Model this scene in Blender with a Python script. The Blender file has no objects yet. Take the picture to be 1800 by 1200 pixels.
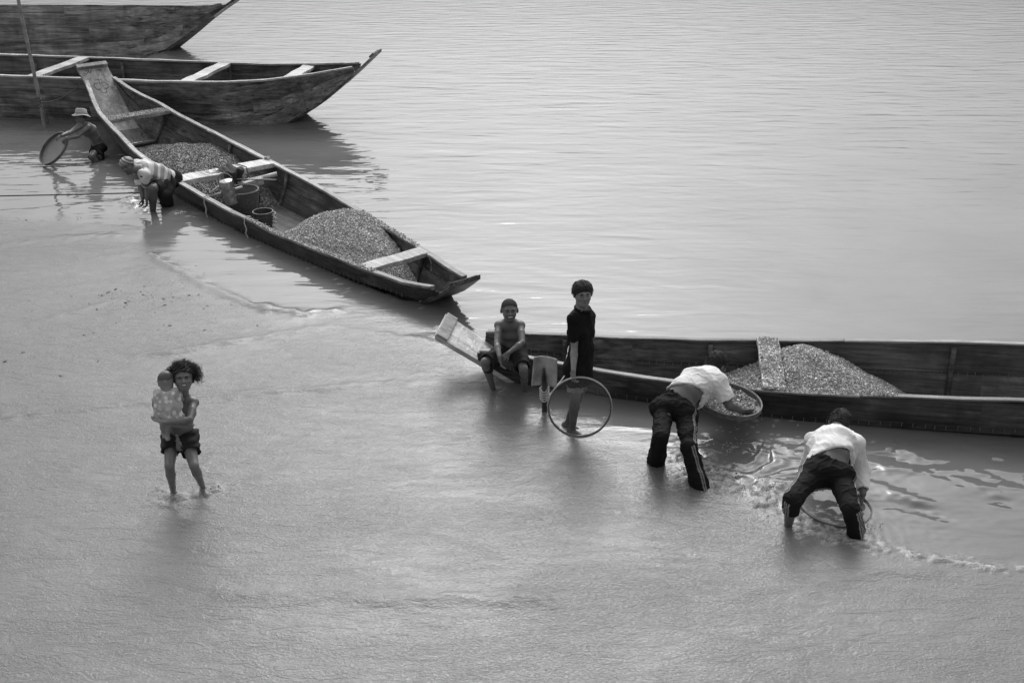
import bpy, math, random
import numpy as np
from mathutils import Vector, Matrix

# ------------------------------------------------------------------ camera, sky, sun, exposure
scene = bpy.context.scene
COL = scene.collection
FPX, YHOR, CAMH = 1850.0, -300.0, 4.70          # focal length and horizon row for a 1800x1200 frame, eye height on the bridge
PITCH = math.atan2(600 - YHOR, FPX)
cd = bpy.data.cameras.new('camera')
cam = bpy.data.objects.new('camera', cd)
COL.objects.link(cam)
cd.sensor_width = 36.0
cd.lens = FPX / 1800.0 * 36.0
cd.clip_start, cd.clip_end = 0.1, 3000.0
cam.location = (0, 0, CAMH)
cam.rotation_euler = (math.pi / 2 - PITCH, 0, 0)
scene.camera = cam

SUN_EL, SUN_AZ = math.radians(42), math.radians(0)      # soft sun behind thin cloud, ahead of the camera
world = bpy.data.worlds.new('World')
scene.world = world
world.use_nodes = True
wn, wl = world.node_tree.nodes, world.node_tree.links
wn.clear()
sky = wn.new('ShaderNodeTexSky')
sky.sky_type = 'NISHITA'
sky.sun_disc = False
sky.sun_elevation = SUN_EL
sky.sun_rotation = SUN_AZ
sky.air_density, sky.dust_density, sky.ozone_density = 3.5, 9.0, 1.0
bw = wn.new('ShaderNodeRGBToBW')                          # black-and-white photograph: the light is neutral
bg = wn.new('ShaderNodeBackground')
bg.inputs['Strength'].default_value = 0.13
wo = wn.new('ShaderNodeOutputWorld')
wl.new(sky.outputs[0], bw.inputs[0])
wl.new(bw.outputs[0], bg.inputs['Color'])
wl.new(bg.outputs[0], wo.inputs[0])
sd = bpy.data.lights.new('sun', 'SUN')
sd.energy = 0.5
sd.angle = math.radians(20)
sun = bpy.data.objects.new('sun', sd)
COL.objects.link(sun)
sv = Vector((math.sin(SUN_AZ) * math.cos(SUN_EL), math.cos(SUN_AZ) * math.cos(SUN_EL), math.sin(SUN_EL)))
sun.rotation_euler = sv.to_track_quat('Z', 'Y').to_euler()
sun.location = sv * 60
vs = scene.view_settings
vs.view_transform = 'Standard'
vs.look = 'None'
vs.gamma = 1.0
vs.use_curve_mapping = False
vs.exposure = 0.33
scene.cycles.max_bounces = 6
scene.cycles.use_denoising = True

# ------------------------------------------------------------------ layout helpers
_F = np.array([0, math.cos(PITCH), -math.sin(PITCH)])
_U = np.array([0, math.sin(PITCH), math.cos(PITCH)])
_R = np.array([1.0, 0, 0])
_O = np.array([0, 0, CAMH])
def rayd(u, v): return (u - 900) * _R - (v - 600) * _U + FPX * _F
def on_z(u, v, z=0.0):
    d = rayd(u, v); return _O + d * ((z - CAMH) / d[2])
def on_y(u, v, y):
    d = rayd(u, v); return _O + d * (y / d[1])
def reach(u, v, parent, L, sgn):
    """the point of the sight line at distance L from parent (sgn -1 nearer, +1 farther)"""
    d = rayd(u, v); d = d / np.linalg.norm(d)
    w = np.asarray(parent) - _O
    t = w @ d; h2 = w @ w - t * t
    return _O + d * (t + sgn * math.sqrt(max(0.0, L * L - h2)))
def pix(P):
    q = np.asarray(P, float) - _O; Z = q @ _F
    return 900 + FPX * (q @ _R) / Z, 600 - FPX * (q @ _U) / Z
def V(*a): return np.array(a, float)
def nrm(a):
    a = np.asarray(a, float); return a / (np.linalg.norm(a) + 1e-12)
def lerp(a, b, t): return np.asarray(a) * (1 - t) + np.asarray(b) * t

# ------------------------------------------------------------------ object helpers
def link(o, parent=None):
    COL.objects.link(o)
    if parent is not None: o.parent = parent
    return o
def tag(o, label=None, cat=None, group=None, kind=None):
    if label: o['label'] = label
    if cat: o['category'] = cat
    if group: o['group'] = group
    if kind: o['kind'] = kind
    return o
def empty(name, loc=(0, 0, 0), rz=0.0, parent=None):
    o = bpy.data.objects.new(name, None)
    o.empty_display_size = 0.1
    o.location = loc; o.rotation_euler = (0, 0, rz)
    return link(o, parent)
def mesh_np(name, verts, faces, mat, parent=None, smooth=True, col=None):
    """verts (n,3), faces (m,k) with constant k; col (n,) grey factor stored as a colour attribute"""
    verts = np.asarray(verts, np.float32); faces = np.asarray(faces, np.int32)
    me = bpy.data.meshes.new(name)
    n, k = faces.shape
    me.vertices.add(len(verts)); me.vertices.foreach_set('co', verts.ravel())
    me.loops.add(n * k); me.loops.foreach_set('vertex_index', faces.ravel())
    me.polygons.add(n)
    me.polygons.foreach_set('loop_start', np.arange(0, n * k, k, dtype=np.int32))
    me.polygons.foreach_set('loop_total', np.full(n, k, np.int32))
    me.polygons.foreach_set('use_smooth', np.full(n, smooth, bool))
    if col is not None:
        at = me.color_attributes.new('tone', 'FLOAT_COLOR', 'POINT')
        c = np.ones((len(verts), 4), np.float32)
        col = np.asarray(col, np.float32)
        if col.ndim == 1: c[:, :3] = col[:, None]
        else: c[:, :col.shape[1]] = col
        at.data.foreach_set('color', c.ravel())
    me.update(calc_edges=True)
    me.validate()
    if mat is not None: me.materials.append(mat)
    return link(bpy.data.objects.new(name, me), parent)

class MB:
    """collects boxes, tubes and lathes, builds ONE mesh"""
    def __init__(s): s.v = []; s.f = []; s.c = []; s.n = 0
    def add(s, v, f, c=1.0):
        v = np.asarray(v, float).reshape(-1, 3)
        s.v.append(v); s.c.append(np.full(len(v), c))
        for q in f: s.f.append([i + s.n for i in q])
        s.n += len(v); return s
    def box(s, c, size, ax=None, tone=1.0, jit=0.0):
        A = np.eye(3) if ax is None else np.asarray(ax, float)
        h = np.asarray(size, float) / 2
        P = []
        for k in (-1, 1):
            for j in (-1, 1):
                for i in (-1, 1):
                    P.append(np.asarray(c) + A[0] * i * h[0] + A[1] * j * h[1] + A[2] * k * h[2])
        P = np.array(P)
        if jit: P = P + np.random.RandomState(s.n + 7).uniform(-jit, jit, P.shape)
        return s.add(P, [(0, 2, 3, 1), (4, 5, 7, 6), (0, 1, 5, 4), (2, 6, 7, 3), (0, 4, 6, 2), (1, 3, 7, 5)], tone)
    def tube(s, pts, r, n=8, tone=1.0, caps=True, close=False, flat=None):
        pts = np.asarray(pts, float); m = len(pts)
        r = np.full(m, r) if np.isscalar(r) else np.asarray(r, float)
        if close: T = np.roll(pts, -1, 0) - np.roll(pts, 1, 0)
        else: T = np.gradient(pts, axis=0)
        T /= np.linalg.norm(T, axis=1)[:, None] + 1e-12
        a = np.array([0, 0, 1.0]) if abs(T[0][2]) < .9 else np.array([1.0, 0, 0])
        X = nrm(np.cross(T[0], a)); out = []
        for i in range(m):
            X = nrm(X - T[i] * (X @ T[i])); Y = np.cross(T[i], X)
            for k in range(n):
                th = 2 * math.pi * k / n
                out.append(pts[i] + r[i] * (math.cos(th) * X + math.sin(th) * Y * (flat or 1)))
        f = []
        M = m if close else m - 1
        for i in range(M):
            for k in range(n):
                a0 = i * n + k; b0 = i * n + (k + 1) % n
                j = (i + 1) % m
                f.append((a0, b0, j * n + (k + 1) % n, j * n + k))
        if caps and not close:
            f.append(tuple(range(n - 1, -1, -1))); f.append(tuple((m - 1) * n + k for k in range(n)))
        return s.add(out, f, tone)
    def lathe(s, c, prof, ax=None, n=24, tone=1.0, sq=(1, 1)):
        """prof: list of (radius, height) along axis ax[2]"""
        A = np.eye(3) if ax is None else np.asarray(ax, float)
        P = []
        for r, z in prof:
            for k in range(n):
                th = 2 * math.pi * k / n
                P.append(np.asarray(c) + A[0] * r * math.cos(th) * sq[0] + A[1] * r * math.sin(th) * sq[1] + A[2] * z)
        f = []
        for i in range(len(prof) - 1):
            for k in range(n):
                f.append((i * n + k, i * n + (k + 1) % n, (i + 1) * n + (k + 1) % n, (i + 1) * n + k))
        return s.add(P, f, tone)
    def sheet(s, grid, th=0.0, tone=1.0):
        """grid (a,b,3) points -> thick sheet"""
        g = np.asarray(grid, float); a, b, _ = g.shape
        P = g.reshape(-1, 3)
        f = [(i * b + j, i * b + j + 1, (i + 1) * b + j + 1, (i + 1) * b + j) for i in range(a - 1) for j in range(b - 1)]
        return s.add(P, f, tone)
    def build(s, name, mat, parent=None, smooth=False, bevel=0.0, angle=None):
        me = bpy.data.meshes.new(name)
        v = np.concatenate(s.v)
        me.from_pydata(v.tolist(), [], s.f)
        at = me.color_attributes.new('tone', 'FLOAT_COLOR', 'POINT')
        c = np.ones((len(v), 4), np.float32); c[:, :3] = np.concatenate(s.c)[:, None]
        at.data.foreach_set('color', c.ravel())
        if smooth: me.polygons.foreach_set('use_smooth', np.ones(len(me.polygons), bool))
        me.update()
        if mat is not None: me.materials.append(mat)
        o = link(bpy.data.objects.new(name, me), parent)
        if smooth and angle: 
            me.set_sharp_from_angle(angle=math.radians(angle))
        if bevel:
            b = o.modifiers.new('bevel', 'BEVEL'); b.width = bevel; b.segments = 2; b.limit_method = 'ANGLE'
        return o

def spectral(X, Y, n, lmin, lmax, spread, main, seed, power=0.0):
    """sum of random plane waves: wavelengths lmin..lmax, directions around main (radians)"""
    rs = np.random.RandomState(seed)
    out = np.zeros(np.broadcast(X, Y).shape, np.float32)
    for i in range(n):
        lam = lmin * (lmax / lmin) ** rs.rand()
        a = main + spread * rs.randn()
        k = 2 * math.pi / lam
        out += (lam / lmax) ** power * np.sin((k * math.cos(a)) * X + (k * math.sin(a)) * Y + rs.rand() * 6.283).astype(np.float32)
    return out / math.sqrt(n / 2)
def noise3(X, Y, Z, freq, seed, n=14):
    rs = np.random.RandomState(seed)
    out = 0
    for i in range(n):
        d = rs.randn(3); d /= np.linalg.norm(d); k = 2 * math.pi * freq * (0.6 + 0.9 * rs.rand())
        out = out + np.sin(k * (d[0] * X + d[1] * Y + d[2] * Z) + rs.rand() * 6.283)
    return out / math.sqrt(n / 2)

# ------------------------------------------------------------------ materials (neutral greys: the photograph is black and white)
def nodes(name):
    m = bpy.data.materials.new(name); m.use_nodes = True
    nt = m.node_tree
    return m, nt.nodes, nt.links, nt.nodes['Principled BSDF']
def ramp(N, stops):
    r = N.new('ShaderNodeValToRGB')
    e = r.color_ramp.elements
    while len(e) > 1: e.remove(e[-1])
    e[0].position = stops[0][0]; e[0].color = (stops[0][1],) * 3 + (1,)
    for p, v in stops[1:]:
        q = e.new(p); q.color = (v,) * 3 + (1,)
    return r
def mapping(N, L, scale, coord='Object', rot=(0, 0, 0)):
    tc = N.new('ShaderNodeTexCoord'); mp = N.new('ShaderNodeMapping')
    mp.inputs['Scale'].default_value = scale; mp.inputs['Rotation'].default_value = rot
    L.new(tc.outputs[coord], mp.inputs['Vector'])
    return mp
def noise(N, L, vec, scale, detail=4, rough=.55, dist=0.0):
    n = N.new('ShaderNodeTexNoise')
    n.inputs['Scale'].default_value = scale; n.inputs['Detail'].default_value = detail
    n.inputs['Roughness'].default_value = rough; n.inputs['Distortion'].default_value = dist
    L.new(vec.outputs[0], n.inputs['Vector'])
    return n
def mix(N, L, a, b, fac, mode='MULTIPLY'):
    m = N.new('ShaderNodeMix'); m.data_type = 'RGBA'; m.blend_type = mode
    for sock, val in ((m.inputs['Factor'], fac), (m.inputs[6], a), (m.inputs[7], b)):
        if hasattr(val, 'is_output') or hasattr(val, 'links'): L.new(val, sock)
        elif isinstance(val, (int, float)):
            sock.default_value = val if sock.name == 'Factor' or sock.type == 'VALUE' else (val,) * 3 + (1,)
    return m.outputs[2]
def bump(N, L, B, h, strength, dist):
    b = N.new('ShaderNodeBump'); b.inputs['Strength'].default_value = strength; b.inputs['Distance'].default_value = dist
    L.new(h, b.inputs['Height']); L.new(b.outputs[0], B.inputs['Normal'])
    return b
def plain(name, g, rough=.6, var=.25, scale=12, bmp=.3, bdist=.004, metal=0.0, spec=.5, tone=False):
    m, N, L, B = nodes(name)
    mp = mapping(N, L, (1, 1, 1))
    n = noise(N, L, mp, scale, 6)
    r = ramp(N, [(.3, g * (1 - var)), (.7, g * (1 + var))])
    L.new(n.outputs[0], r.inputs[0])
    c = r.outputs[0]
    if tone:
        a = N.new('ShaderNodeAttribute'); a.attribute_name = 'tone'
        c = mix(N, L, c, a.outputs['Color'], 1.0)
    L.new(c, B.inputs['Base Color'])
    B.inputs['Roughness'].default_value = rough; B.inputs['Metallic'].default_value = metal
    B.inputs['Specular IOR Level'].default_value = spec
    if bmp:
        n2 = noise(N, L, mp, scale * 4, 5); bump(N, L, B, n2.outputs[0], bmp, bdist)
    return m
def wood(name, g, rough=.65, dark=.35, stain=.5, wet=0.0, gs=1.0):
    """planks with the grain along local X: streaks, patches of grime, per-plank tone, fine cracks"""
    m, N, L, B = nodes(name)
    oi = N.new('ShaderNodeObjectInfo')
    tc = N.new('ShaderNodeTexCoord')
    off = N.new('ShaderNodeVectorMath'); off.operation = 'MULTIPLY_ADD'
    off.inputs[1].default_value = (1, 1, 1)
    cmb = N.new('ShaderNodeCombineXYZ')
    mu = N.new('ShaderNodeMath'); mu.operation = 'MULTIPLY'; mu.inputs[1].default_value = 37.0
    L.new(oi.outputs['Random'], mu.inputs[0])
    for i in range(3): L.new(mu.outputs[0], cmb.inputs[i])
    L.new(tc.outputs['Object'], off.inputs[0]); L.new(cmb.outputs[0], off.inputs[2])
    def mapp(sc):
        mp = N.new('ShaderNodeMapping'); mp.inputs['Scale'].default_value = sc
        L.new(off.outputs[0], mp.inputs['Vector']); return mp
    grain = noise(N, L, mapp((.8 * gs, 22 * gs, 22 * gs)), 1.6, 7, .65, .8)
    patch = noise(N, L, mapp((.9, 2.2, 3.0)), 1.3, 6, .62, .8)
    drip = noise(N, L, mapp((3.4, 3, .5)), 1.4, 5, .6)
    fine = noise(N, L, mapp((6, 90, 90)), 1.5, 4, .7)
    r1 = ramp(N, [(.28, g * dark), (.5, g * .85), (.75, g * 1.5)])
    L.new(grain.outputs[0], r1.inputs[0])
    r2 = ramp(N, [(.36, 1 - stain), (.47, .72), (.58, 1.05), (.70, 1 + stain * 1.25)])
    L.new(patch.outputs[0], r2.inputs[0])
    r3 = ramp(N, [(.35, 1 - stain * .35), (.6, 1.08)])
    L.new(drip.outputs[0], r3.inputs[0])
    streak = noise(N, L, mapp((.30, 11, 11)), 1.3, 4, .6, .5)
    r4 = ramp(N, [(.36, 1 - stain), (.45, 1.0), (.60, 1.0), (.70, 1 + stain * .6)])
    L.new(streak.outputs[0], r4.inputs[0])
    c = mix(N, L, r1.outputs[0], r2.outputs[0], 1.0)
    c = mix(N, L, c, r4.outputs[0], 1.0)
    c = mix(N, L, c, r3.outputs[0], 1.0)
    rt = ramp(N, [(0, .72), (1, 1.28)])
    L.new(oi.outputs['Random'], rt.inputs[0])
    c = mix(N, L, c, rt.outputs[0], 1.0)
    L.new(c, B.inputs['Base Color'])
    rr = ramp(N, [(.3, max(.12, rough - .3 - wet)), (.7, rough)])
    L.new(patch.outputs[0], rr.inputs[0]); L.new(rr.outputs[0], B.inputs['Roughness'])
    ad = N.new('ShaderNodeMath'); ad.operation = 'ADD'
    L.new(grain.outputs[0], ad.inputs[0]); L.new(fine.outputs[0], ad.inputs[1])
    bump(N, L, B, ad.outputs[0], .5, .006)
    return m
def skin(name, g):
    m, N, L, B = nodes(name)
    mp = mapping(N, L, (1, 1, 1))
    n = noise(N, L, mp, 9, 5)
    r = ramp(N, [(.3, g * .85), (.7, g * 1.15)])
    L.new(n.outputs[0], r.inputs[0])
    a = N.new('ShaderNodeAttribute'); a.attribute_name = 'tone'
    L.new(mix(N, L, r.outputs[0], a.outputs['Color'], 1.0), B.inputs['Base Color'])
    B.inputs['Roughness'].default_value = .42
    B.inputs['Specular IOR Level'].default_value = .45
    n2 = noise(N, L, mp, 160, 3); bump(N, L, B, n2.outputs[0], .12, .002)
    return m
def cloth(name, g, var=.15, rough=.85, weave=260):
    m, N, L, B = nodes(name)
    mp = mapping(N, L, (1, 1, 1))
    n = noise(N, L, mp, 7, 6)
    r = ramp(N, [(.3, g * (1 - var)), (.7, g * (1 + var))])
    L.new(n.outputs[0], r.inputs[0])
    a = N.new('ShaderNodeAttribute'); a.attribute_name = 'tone'
    L.new(mix(N, L, r.outputs[0], a.outputs['Color'], 1.0), B.inputs['Base Color'])
    B.inputs['Roughness'].default_value = rough
    B.inputs['Specular IOR Level'].default_value = .2
    n1 = noise(N, L, mapping(N, L, (1, 1, .55)), 26, 4, .5, 1.2)
    n2 = noise(N, L, mp, weave, 2)
    ad = N.new('ShaderNodeMath'); ad.operation = 'MULTIPLY_ADD'; ad.inputs[1].default_value = .12
    L.new(n2.outputs[0], ad.inputs[0]); L.new(n1.outputs[0], ad.inputs[2])
    bump(N, L, B, ad.outputs[0], .45, .012)
    return m

# ------------------------------------------------------------------ boats: lines of the four hulls (local X along the keel, Y to the side, Z up)
def mk_lines(origin, direction, st):
    st = np.array(st, float)
    d = nrm(np.array([direction[0], direction[1], 0.0]))
    return dict(o=np.array([origin[0], origin[1], 0.0]), d=d, n=np.array([-d[1], d[0], 0.0]), st=st, rz=math.atan2(d[1], d[0]))
def stn(B, s, k): return np.interp(s, B['st'][:, 0], B['st'][:, k])     # 1 half beam at rail, 2 rail height, 3 half beam at bottom, 4 bottom height
def loc(B, P):
    q = np.asarray(P, float) - B['o']; return q[..., 0] * B['d'][0] + q[..., 1] * B['d'][1], q[..., 0] * B['n'][0] + q[..., 1] * B['n'][1]
def wld(B, s, l, z): return B['o'] + B['d'] * s + B['n'] * l + np.array([0, 0, z])

#        s      wg    zg    wb    zb
MID = mk_lines((-4.14, 14.72), (.637, -.771), [
    (-5.02, .25, 1.03, .25, 1.02), (-4.66, .25, .80, .25, .76), (-4.3, .33, .68, .245, .48), (-3.93, .42, .60, .24, .20), (-3.4, .53, .52, .26, .0), (-2.8, .58, .44, .32, -.12), (-1.5, .71, .32, .50, -.20),
    (0, .75, .25, .58, -.22), (1.5, .72, .22, .56, -.22), (2.8, .62, .20, .48, -.20), (4.2, .46, .21, .32, -.14), (5.0, .34, .22, .21, -.05), (5.40, .24, .265, .17, .16), (5.53, .19, .29, .165, .25), (5.78, .155, .46, .155, .45)])
TWO = mk_lines((-6.0, 19.28), (.986, -.168), [
    (-9.5, .50, .95, .3, .60), (-8, .75, .78, .6, -.1), (-5, .88, .74, .78, -.25), (-2, .88, .74, .78, -.25), (0, .86, .74, .76, -.25), (1.2, .78, .75, .62, -.20),
    (2.0, .66, .80, .42, -.05), (2.6, .48, .87, .27, .30), (3.1, .27, .93, .2, .69), (3.35, .18, .97, .18, .90), (3.74, .165, 1.27, .165, 1.25)])
FAR = mk_lines((-10.0, 25.55), (1.0, .0), [
    (-9, .6, .93, .5, -.25), (-4, .62, .93, .5, -.30), (0, .60, .93, .48, -.28), (1.2, .52, .93, .36, -.20), (1.9, .42, .93, .26, .0), (2.5, .30, .93, .20, .42),
    (3.0, .2, .95, .17, .80), (3.2, .17, .99, .17, .94), (3.55, .16, 1.18, .16, 1.16)])
RGT = mk_lines((2.2, 8.65), (.988, -.155), [
    (-2.92, .235, .47, .235, .46), (-2.55, .215, .30, .215, .235), (-2.3, .225, .305, .21, .08), (-2.1, .255, .29, .21, -.04), (-1.4, .36, .255, .27, -.17), (-.6, .46, .24, .36, -.22), (.4, .54, .265, .44, -.24),
    (1.4, .565, .325, .46, -.24), (2.4, .57, .375, .46, -.24), (4.5, .55, .40, .44, -.22), (6.2, .38, .46, .28, -.05), (7.2, .22, .56, .22, .45), (7.8, .21, .85, .21, .83)])
BOATS = [MID, TWO, FAR, RGT]
def inside_hull(B, X, Y):
    """how far inside the hull's water-plane outline (positive inside)"""
    s = (X - B['o'][0]) * B['d'][0] + (Y - B['o'][1]) * B['d'][1]
    l = (X - B['o'][0]) * B['n'][0] + (Y - B['o'][1]) * B['n'][1]
    S = np.linspace(B['st'][0, 0], B['st'][-1, 0], 600)
    wg, zg, wb, zb = (stn(B, S, k) for k in (1, 2, 3, 4))
    f = np.clip((0 - zb) / np.maximum(zg - zb, 1e-3), 0, 1)
    w0 = np.where(zb < -.03, wb + (wg - wb) * (1 - (1 - f) ** 1.5), -.3)
    return np.interp(s, S, w0, left=-.3, right=-.3) - np.abs(l)

# ------------------------------------------------------------------ river: one sheet to the horizon, finer where the water is stirred
def graded(lo, hi, step, fine, far_lo, far_hi):
    xs = [lo]
    while xs[-1] < hi:
        x = xs[-1]; st = step
        for a, b, s2 in fine:
            if a <= x < b: st = min(st, s2)
        xs.append(x + st)
    g = step
    while xs[-1] < far_hi: g *= 1.12; xs.append(xs[-1] + g)
    g = step; pre = [lo]
    while pre[-1] > far_lo: g *= 1.12; pre.append(pre[-1] - g)
    return np.array(pre[:0:-1] + xs)
gx = graded(-10.5, 10.0, .046, [(1.05, 3.9, .0165), (-2.95, -2.1, .022), (-5.6, -4.3, .03), (-.4, .8, .028)], -900, 900)
gy = graded(4.4, 21.0, .046, [(5.8, 7.95, .0165), (7.95, 9.0, .028), (13.4, 14.6, .03)], -300, 1500)
GX, GY = np.meshgrid(gx, gy)
GX = GX.astype(np.float32); GY = GY.astype(np.float32)

def poly(pts): return np.array([on_z(u, v)[:2] for u, v in pts])
def pdist(P, X, Y):
    """distance to a polyline, and the running length of the nearest point"""
    best = np.full(X.shape, 1e9, np.float32); run = np.zeros(X.shape, np.float32); acc = 0
    side = np.zeros(X.shape, np.float32)
    for a, b in zip(P[:-1], P[1:]):
        e = b - a; L = math.hypot(*e)
        t = np.clip(((X - a[0]) * e[0] + (Y - a[1]) * e[1]) / (L * L), 0, 1)
        dx = X - a[0] - t * e[0]; dy = Y - a[1] - t * e[1]
        d = np.sqrt(dx * dx + dy * dy)
        m = d < best
        best = np.where(m, d, best); run = np.where(m, acc + t * L, run)
        side = np.where(m, np.sign(e[0] * (Y - a[1]) - e[1] * (X - a[0])), side)
        acc += L
    return best, run, side
near = (GY < 24) & (np.abs(GX) < 14)
SHORE = poly([(-700, 330), (0, 385), (140, 405), (240, 432), (300, 468), (345, 492), (390, 515), (440, 536), (520, 552), (600, 545), (690, 556), (760, 585), (835, 650), (950, 735), (1060, 775), (1155, 805),
              (1235, 852), (1300, 862), (1345, 880), (1392, 908), (1460, 945), (1530, 960), (1620, 975), (1700, 990), (1800, 1000), (2300, 1030)])
sd_, _, side_ = pdist(SHORE, GX, GY)
deep = 1 / (1 + np.exp(-np.clip(sd_ * side_ / .16, -30, 30)))           # 1 in the channel, 0 on the flooded sand
fade = np.exp(-np.maximum(GY - 20, 0) / 25) * np.exp(-np.maximum(np.abs(GX) - 9.5, 0) / 6)
H = np.zeros_like(GX)
m1 = spectral(GX, GY, 16, 1.6, 5.0, .8, 0, 3)                           # slow patches that modulate the ripples
H += deep * fade * (.0016 * spectral(GX, GY, 30, .30, .9, .30, 1.50, 11, .8) * (.7 + .3 * m1)
                    + .0014 * spectral(GX, GY, 26, .9, 2.6, .5, 1.35, 12, .7)
                    + .0005 * spectral(GX, GY, 30, .14, .30, .5, 1.6, 13, .5))
H += (1 - deep) * fade * (.0015 * spectral(GX, GY, 24, .18, .6, .45, 1.45, 14, .6) + .0008 * spectral(GX, GY, 16, .7, 2.2, .5, 1.4, 15))
foam = np.zeros_like(GX)
# ripples that fan out below the right-hand boat
wx, wy = 1.6, 9.0
rr = np.hypot(GX - wx, (GY - wy) * 1.15)
fan = np.exp(-((rr - 1.75) / .62) ** 2) * (1 / (1 + np.exp(np.clip(-(GX - 1.55) / .12, -60, 60)))) * (1 / (1 + np.exp(np.clip((GY - 7.75) / .06, -60, 60))))
ph = rr + .10 * spectral(GX, GY, 12, .5, 1.5, 2, 0, 21) + .03 * spectral(GX, GY, 14, .15, .5, 2, 0, 22)
H += fan * deep * (.0075 * np.sin(ph * 2 * math.pi / .235) + .0035 * np.sin(ph * 2 * math.pi / .105 + 1) + .0016 * spectral(GX, GY, 24, .06, .2, 1.2, -.9, 23))
lowr = np.exp(-((GX - 3.5) / 1.7) ** 2 - ((GY - 7.05) / .62) ** 2)
mod_ = np.clip(.75 + .55 * spectral(GX, GY, 14, .5, 1.6, 2, 0, 25), .05, 2)
H += lowr * deep * mod_ * (.0060 * spectral(GX, GY, 26, .16, .42, .22, 1.15, 24, .7) + .0016 * spectral(GX, GY, 26, .06, .15, .5, 1.2, 26, .5))
# rings about legs and hulls
def rings(x, y, lam, amp, reach_, seed=0):
    global H
    r = np.hypot(GX - x, GY - y) + .015 * spectral(GX, GY, 8, .12, .4, 2, 0, 40 + seed)
    H = H + (.45 * amp * np.exp(-r / reach_) * np.sin(2 * math.pi * r / lam) * (r < reach_ * 5)).astype(np.float32)
for i, (u, v, lam, amp, rc) in enumerate([(305, 866, .075, .006, .16), (358, 858, .075, .006, .16), (866, 684, .07, .004, .16), (923, 687, .07, .004, .16), (1007, 757, .07, .003, .18), (995, 747, .07, .002, .15),
                                          (957, 722, .06, .0025, .12), (1154, 796, .09, .004, .22), (1230, 850, .09, .006, .2), (1386, 906, .08, .006, .16), (1506, 940, .08, .007, .2), (1467, 897, .09, .003, .3),
                                          (269, 365, .14, .008, .35), (255, 350, .12, .010, .3), (295, 352, .14, .008, .4), (160, 278, .14, .006, .5), (176, 270, .14, .006, .5), (95, 285, .12, .005, .4), (78, 222, .1, .002, .3)]):
    p = on_z(u, v); rings(p[0], p[1], lam, amp, rc, i)
# broken crests: stirred-up muddy foam behind the two bent figures, at the girl's feet and by the digging man
def crest(pts, w, amp, seed, fo, lmin=.035):
    global H, foam
    P = poly(pts); d, run, sd2 = pdist(P, GX, GY)
    d = d + .018 * spectral(GX, GY, 14, .05, .22, 3, 0, seed)
    env = np.exp(-(np.maximum(d, 0) / w) ** 2) * (d < w * 4)
    nz = 1.15 - np.abs(spectral(GX, GY, 26, lmin * 1.25, .15, 3, 0, seed + 1, .5)) * 1.1
    nz2 = np.clip(spectral(GX, GY, 14, .12, .45, 3, 0, seed + 2) * .6 + .75, .1, 1.6)
    H = H + (env * amp * (.35 + nz) * nz2).astype(np.float32)
    foam = np.maximum(foam, np.clip(env * (nz * 1.5 * nz2 - .35), 0, 1) * fo)
crest([(1178, 790), (1200, 812), (1222, 836), (1242, 850), (1268, 858), (1300, 850), (1330, 860), (1362, 852)], .075, .014, 50, 1.0)
crest([(1242, 800), (1262, 830), (1275, 850)], .07, .010, 60, 1.0)
crest([(1345, 865), (1338, 888), (1362, 902), (1392, 910)], .07, .015, 70, 1.0)
crest([(1392, 912), (1425, 930), (1462, 948), (1505, 955), (1545, 960)], .055, .010, 80, .9)
crest([(1525, 960), (1580, 970), (1650, 985)], .030, .006, 90, .45)
crest([(1640, 982), (1690, 985), (1740, 998), (1800, 1000), (1850, 1006)], .045, .008, 100, .55)
crest([(282, 862), (300, 874), (330, 872), (360, 866), (385, 858)], .045, .012, 110, .7)
crest([(278, 886), (300, 890)], .03, .006, 115, .3)
crest([(380, 852), (412, 850)], .025, .008, 118, .5)
crest([(225, 352), (235, 362), (255, 372)], .10, .018, 120, .8, .06)
crest([(300, 345), (330, 340)], .09, .02, 130, .5, .06)
crest([(305, 372), (350, 376)], .12, .008, 140, .3, .06)
crest([(700, 540), (760, 570)], .05, .003, 145, .0, .06)
crest([(860, 686), (930, 690)], .05, .007, 150, .4)
crest([(1392, 912), (1425, 930), (1462, 948), (1505, 955), (1545, 960), (1600, 972), (1650, 984), (1690, 987), (1740, 998), (1800, 1001), (1850, 1006)], .028, .008, 158, 1.0)
crest([(1215, 800), (1270, 835), (1340, 850)], .16, .005, 160, .7)
crest([(1350, 880), (1400, 905), (1470, 925), (1520, 935)], .12, .005, 165, .7)
crest([(285, 868), (330, 872), (372, 864)], .10, .004, 170, .45)
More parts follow.
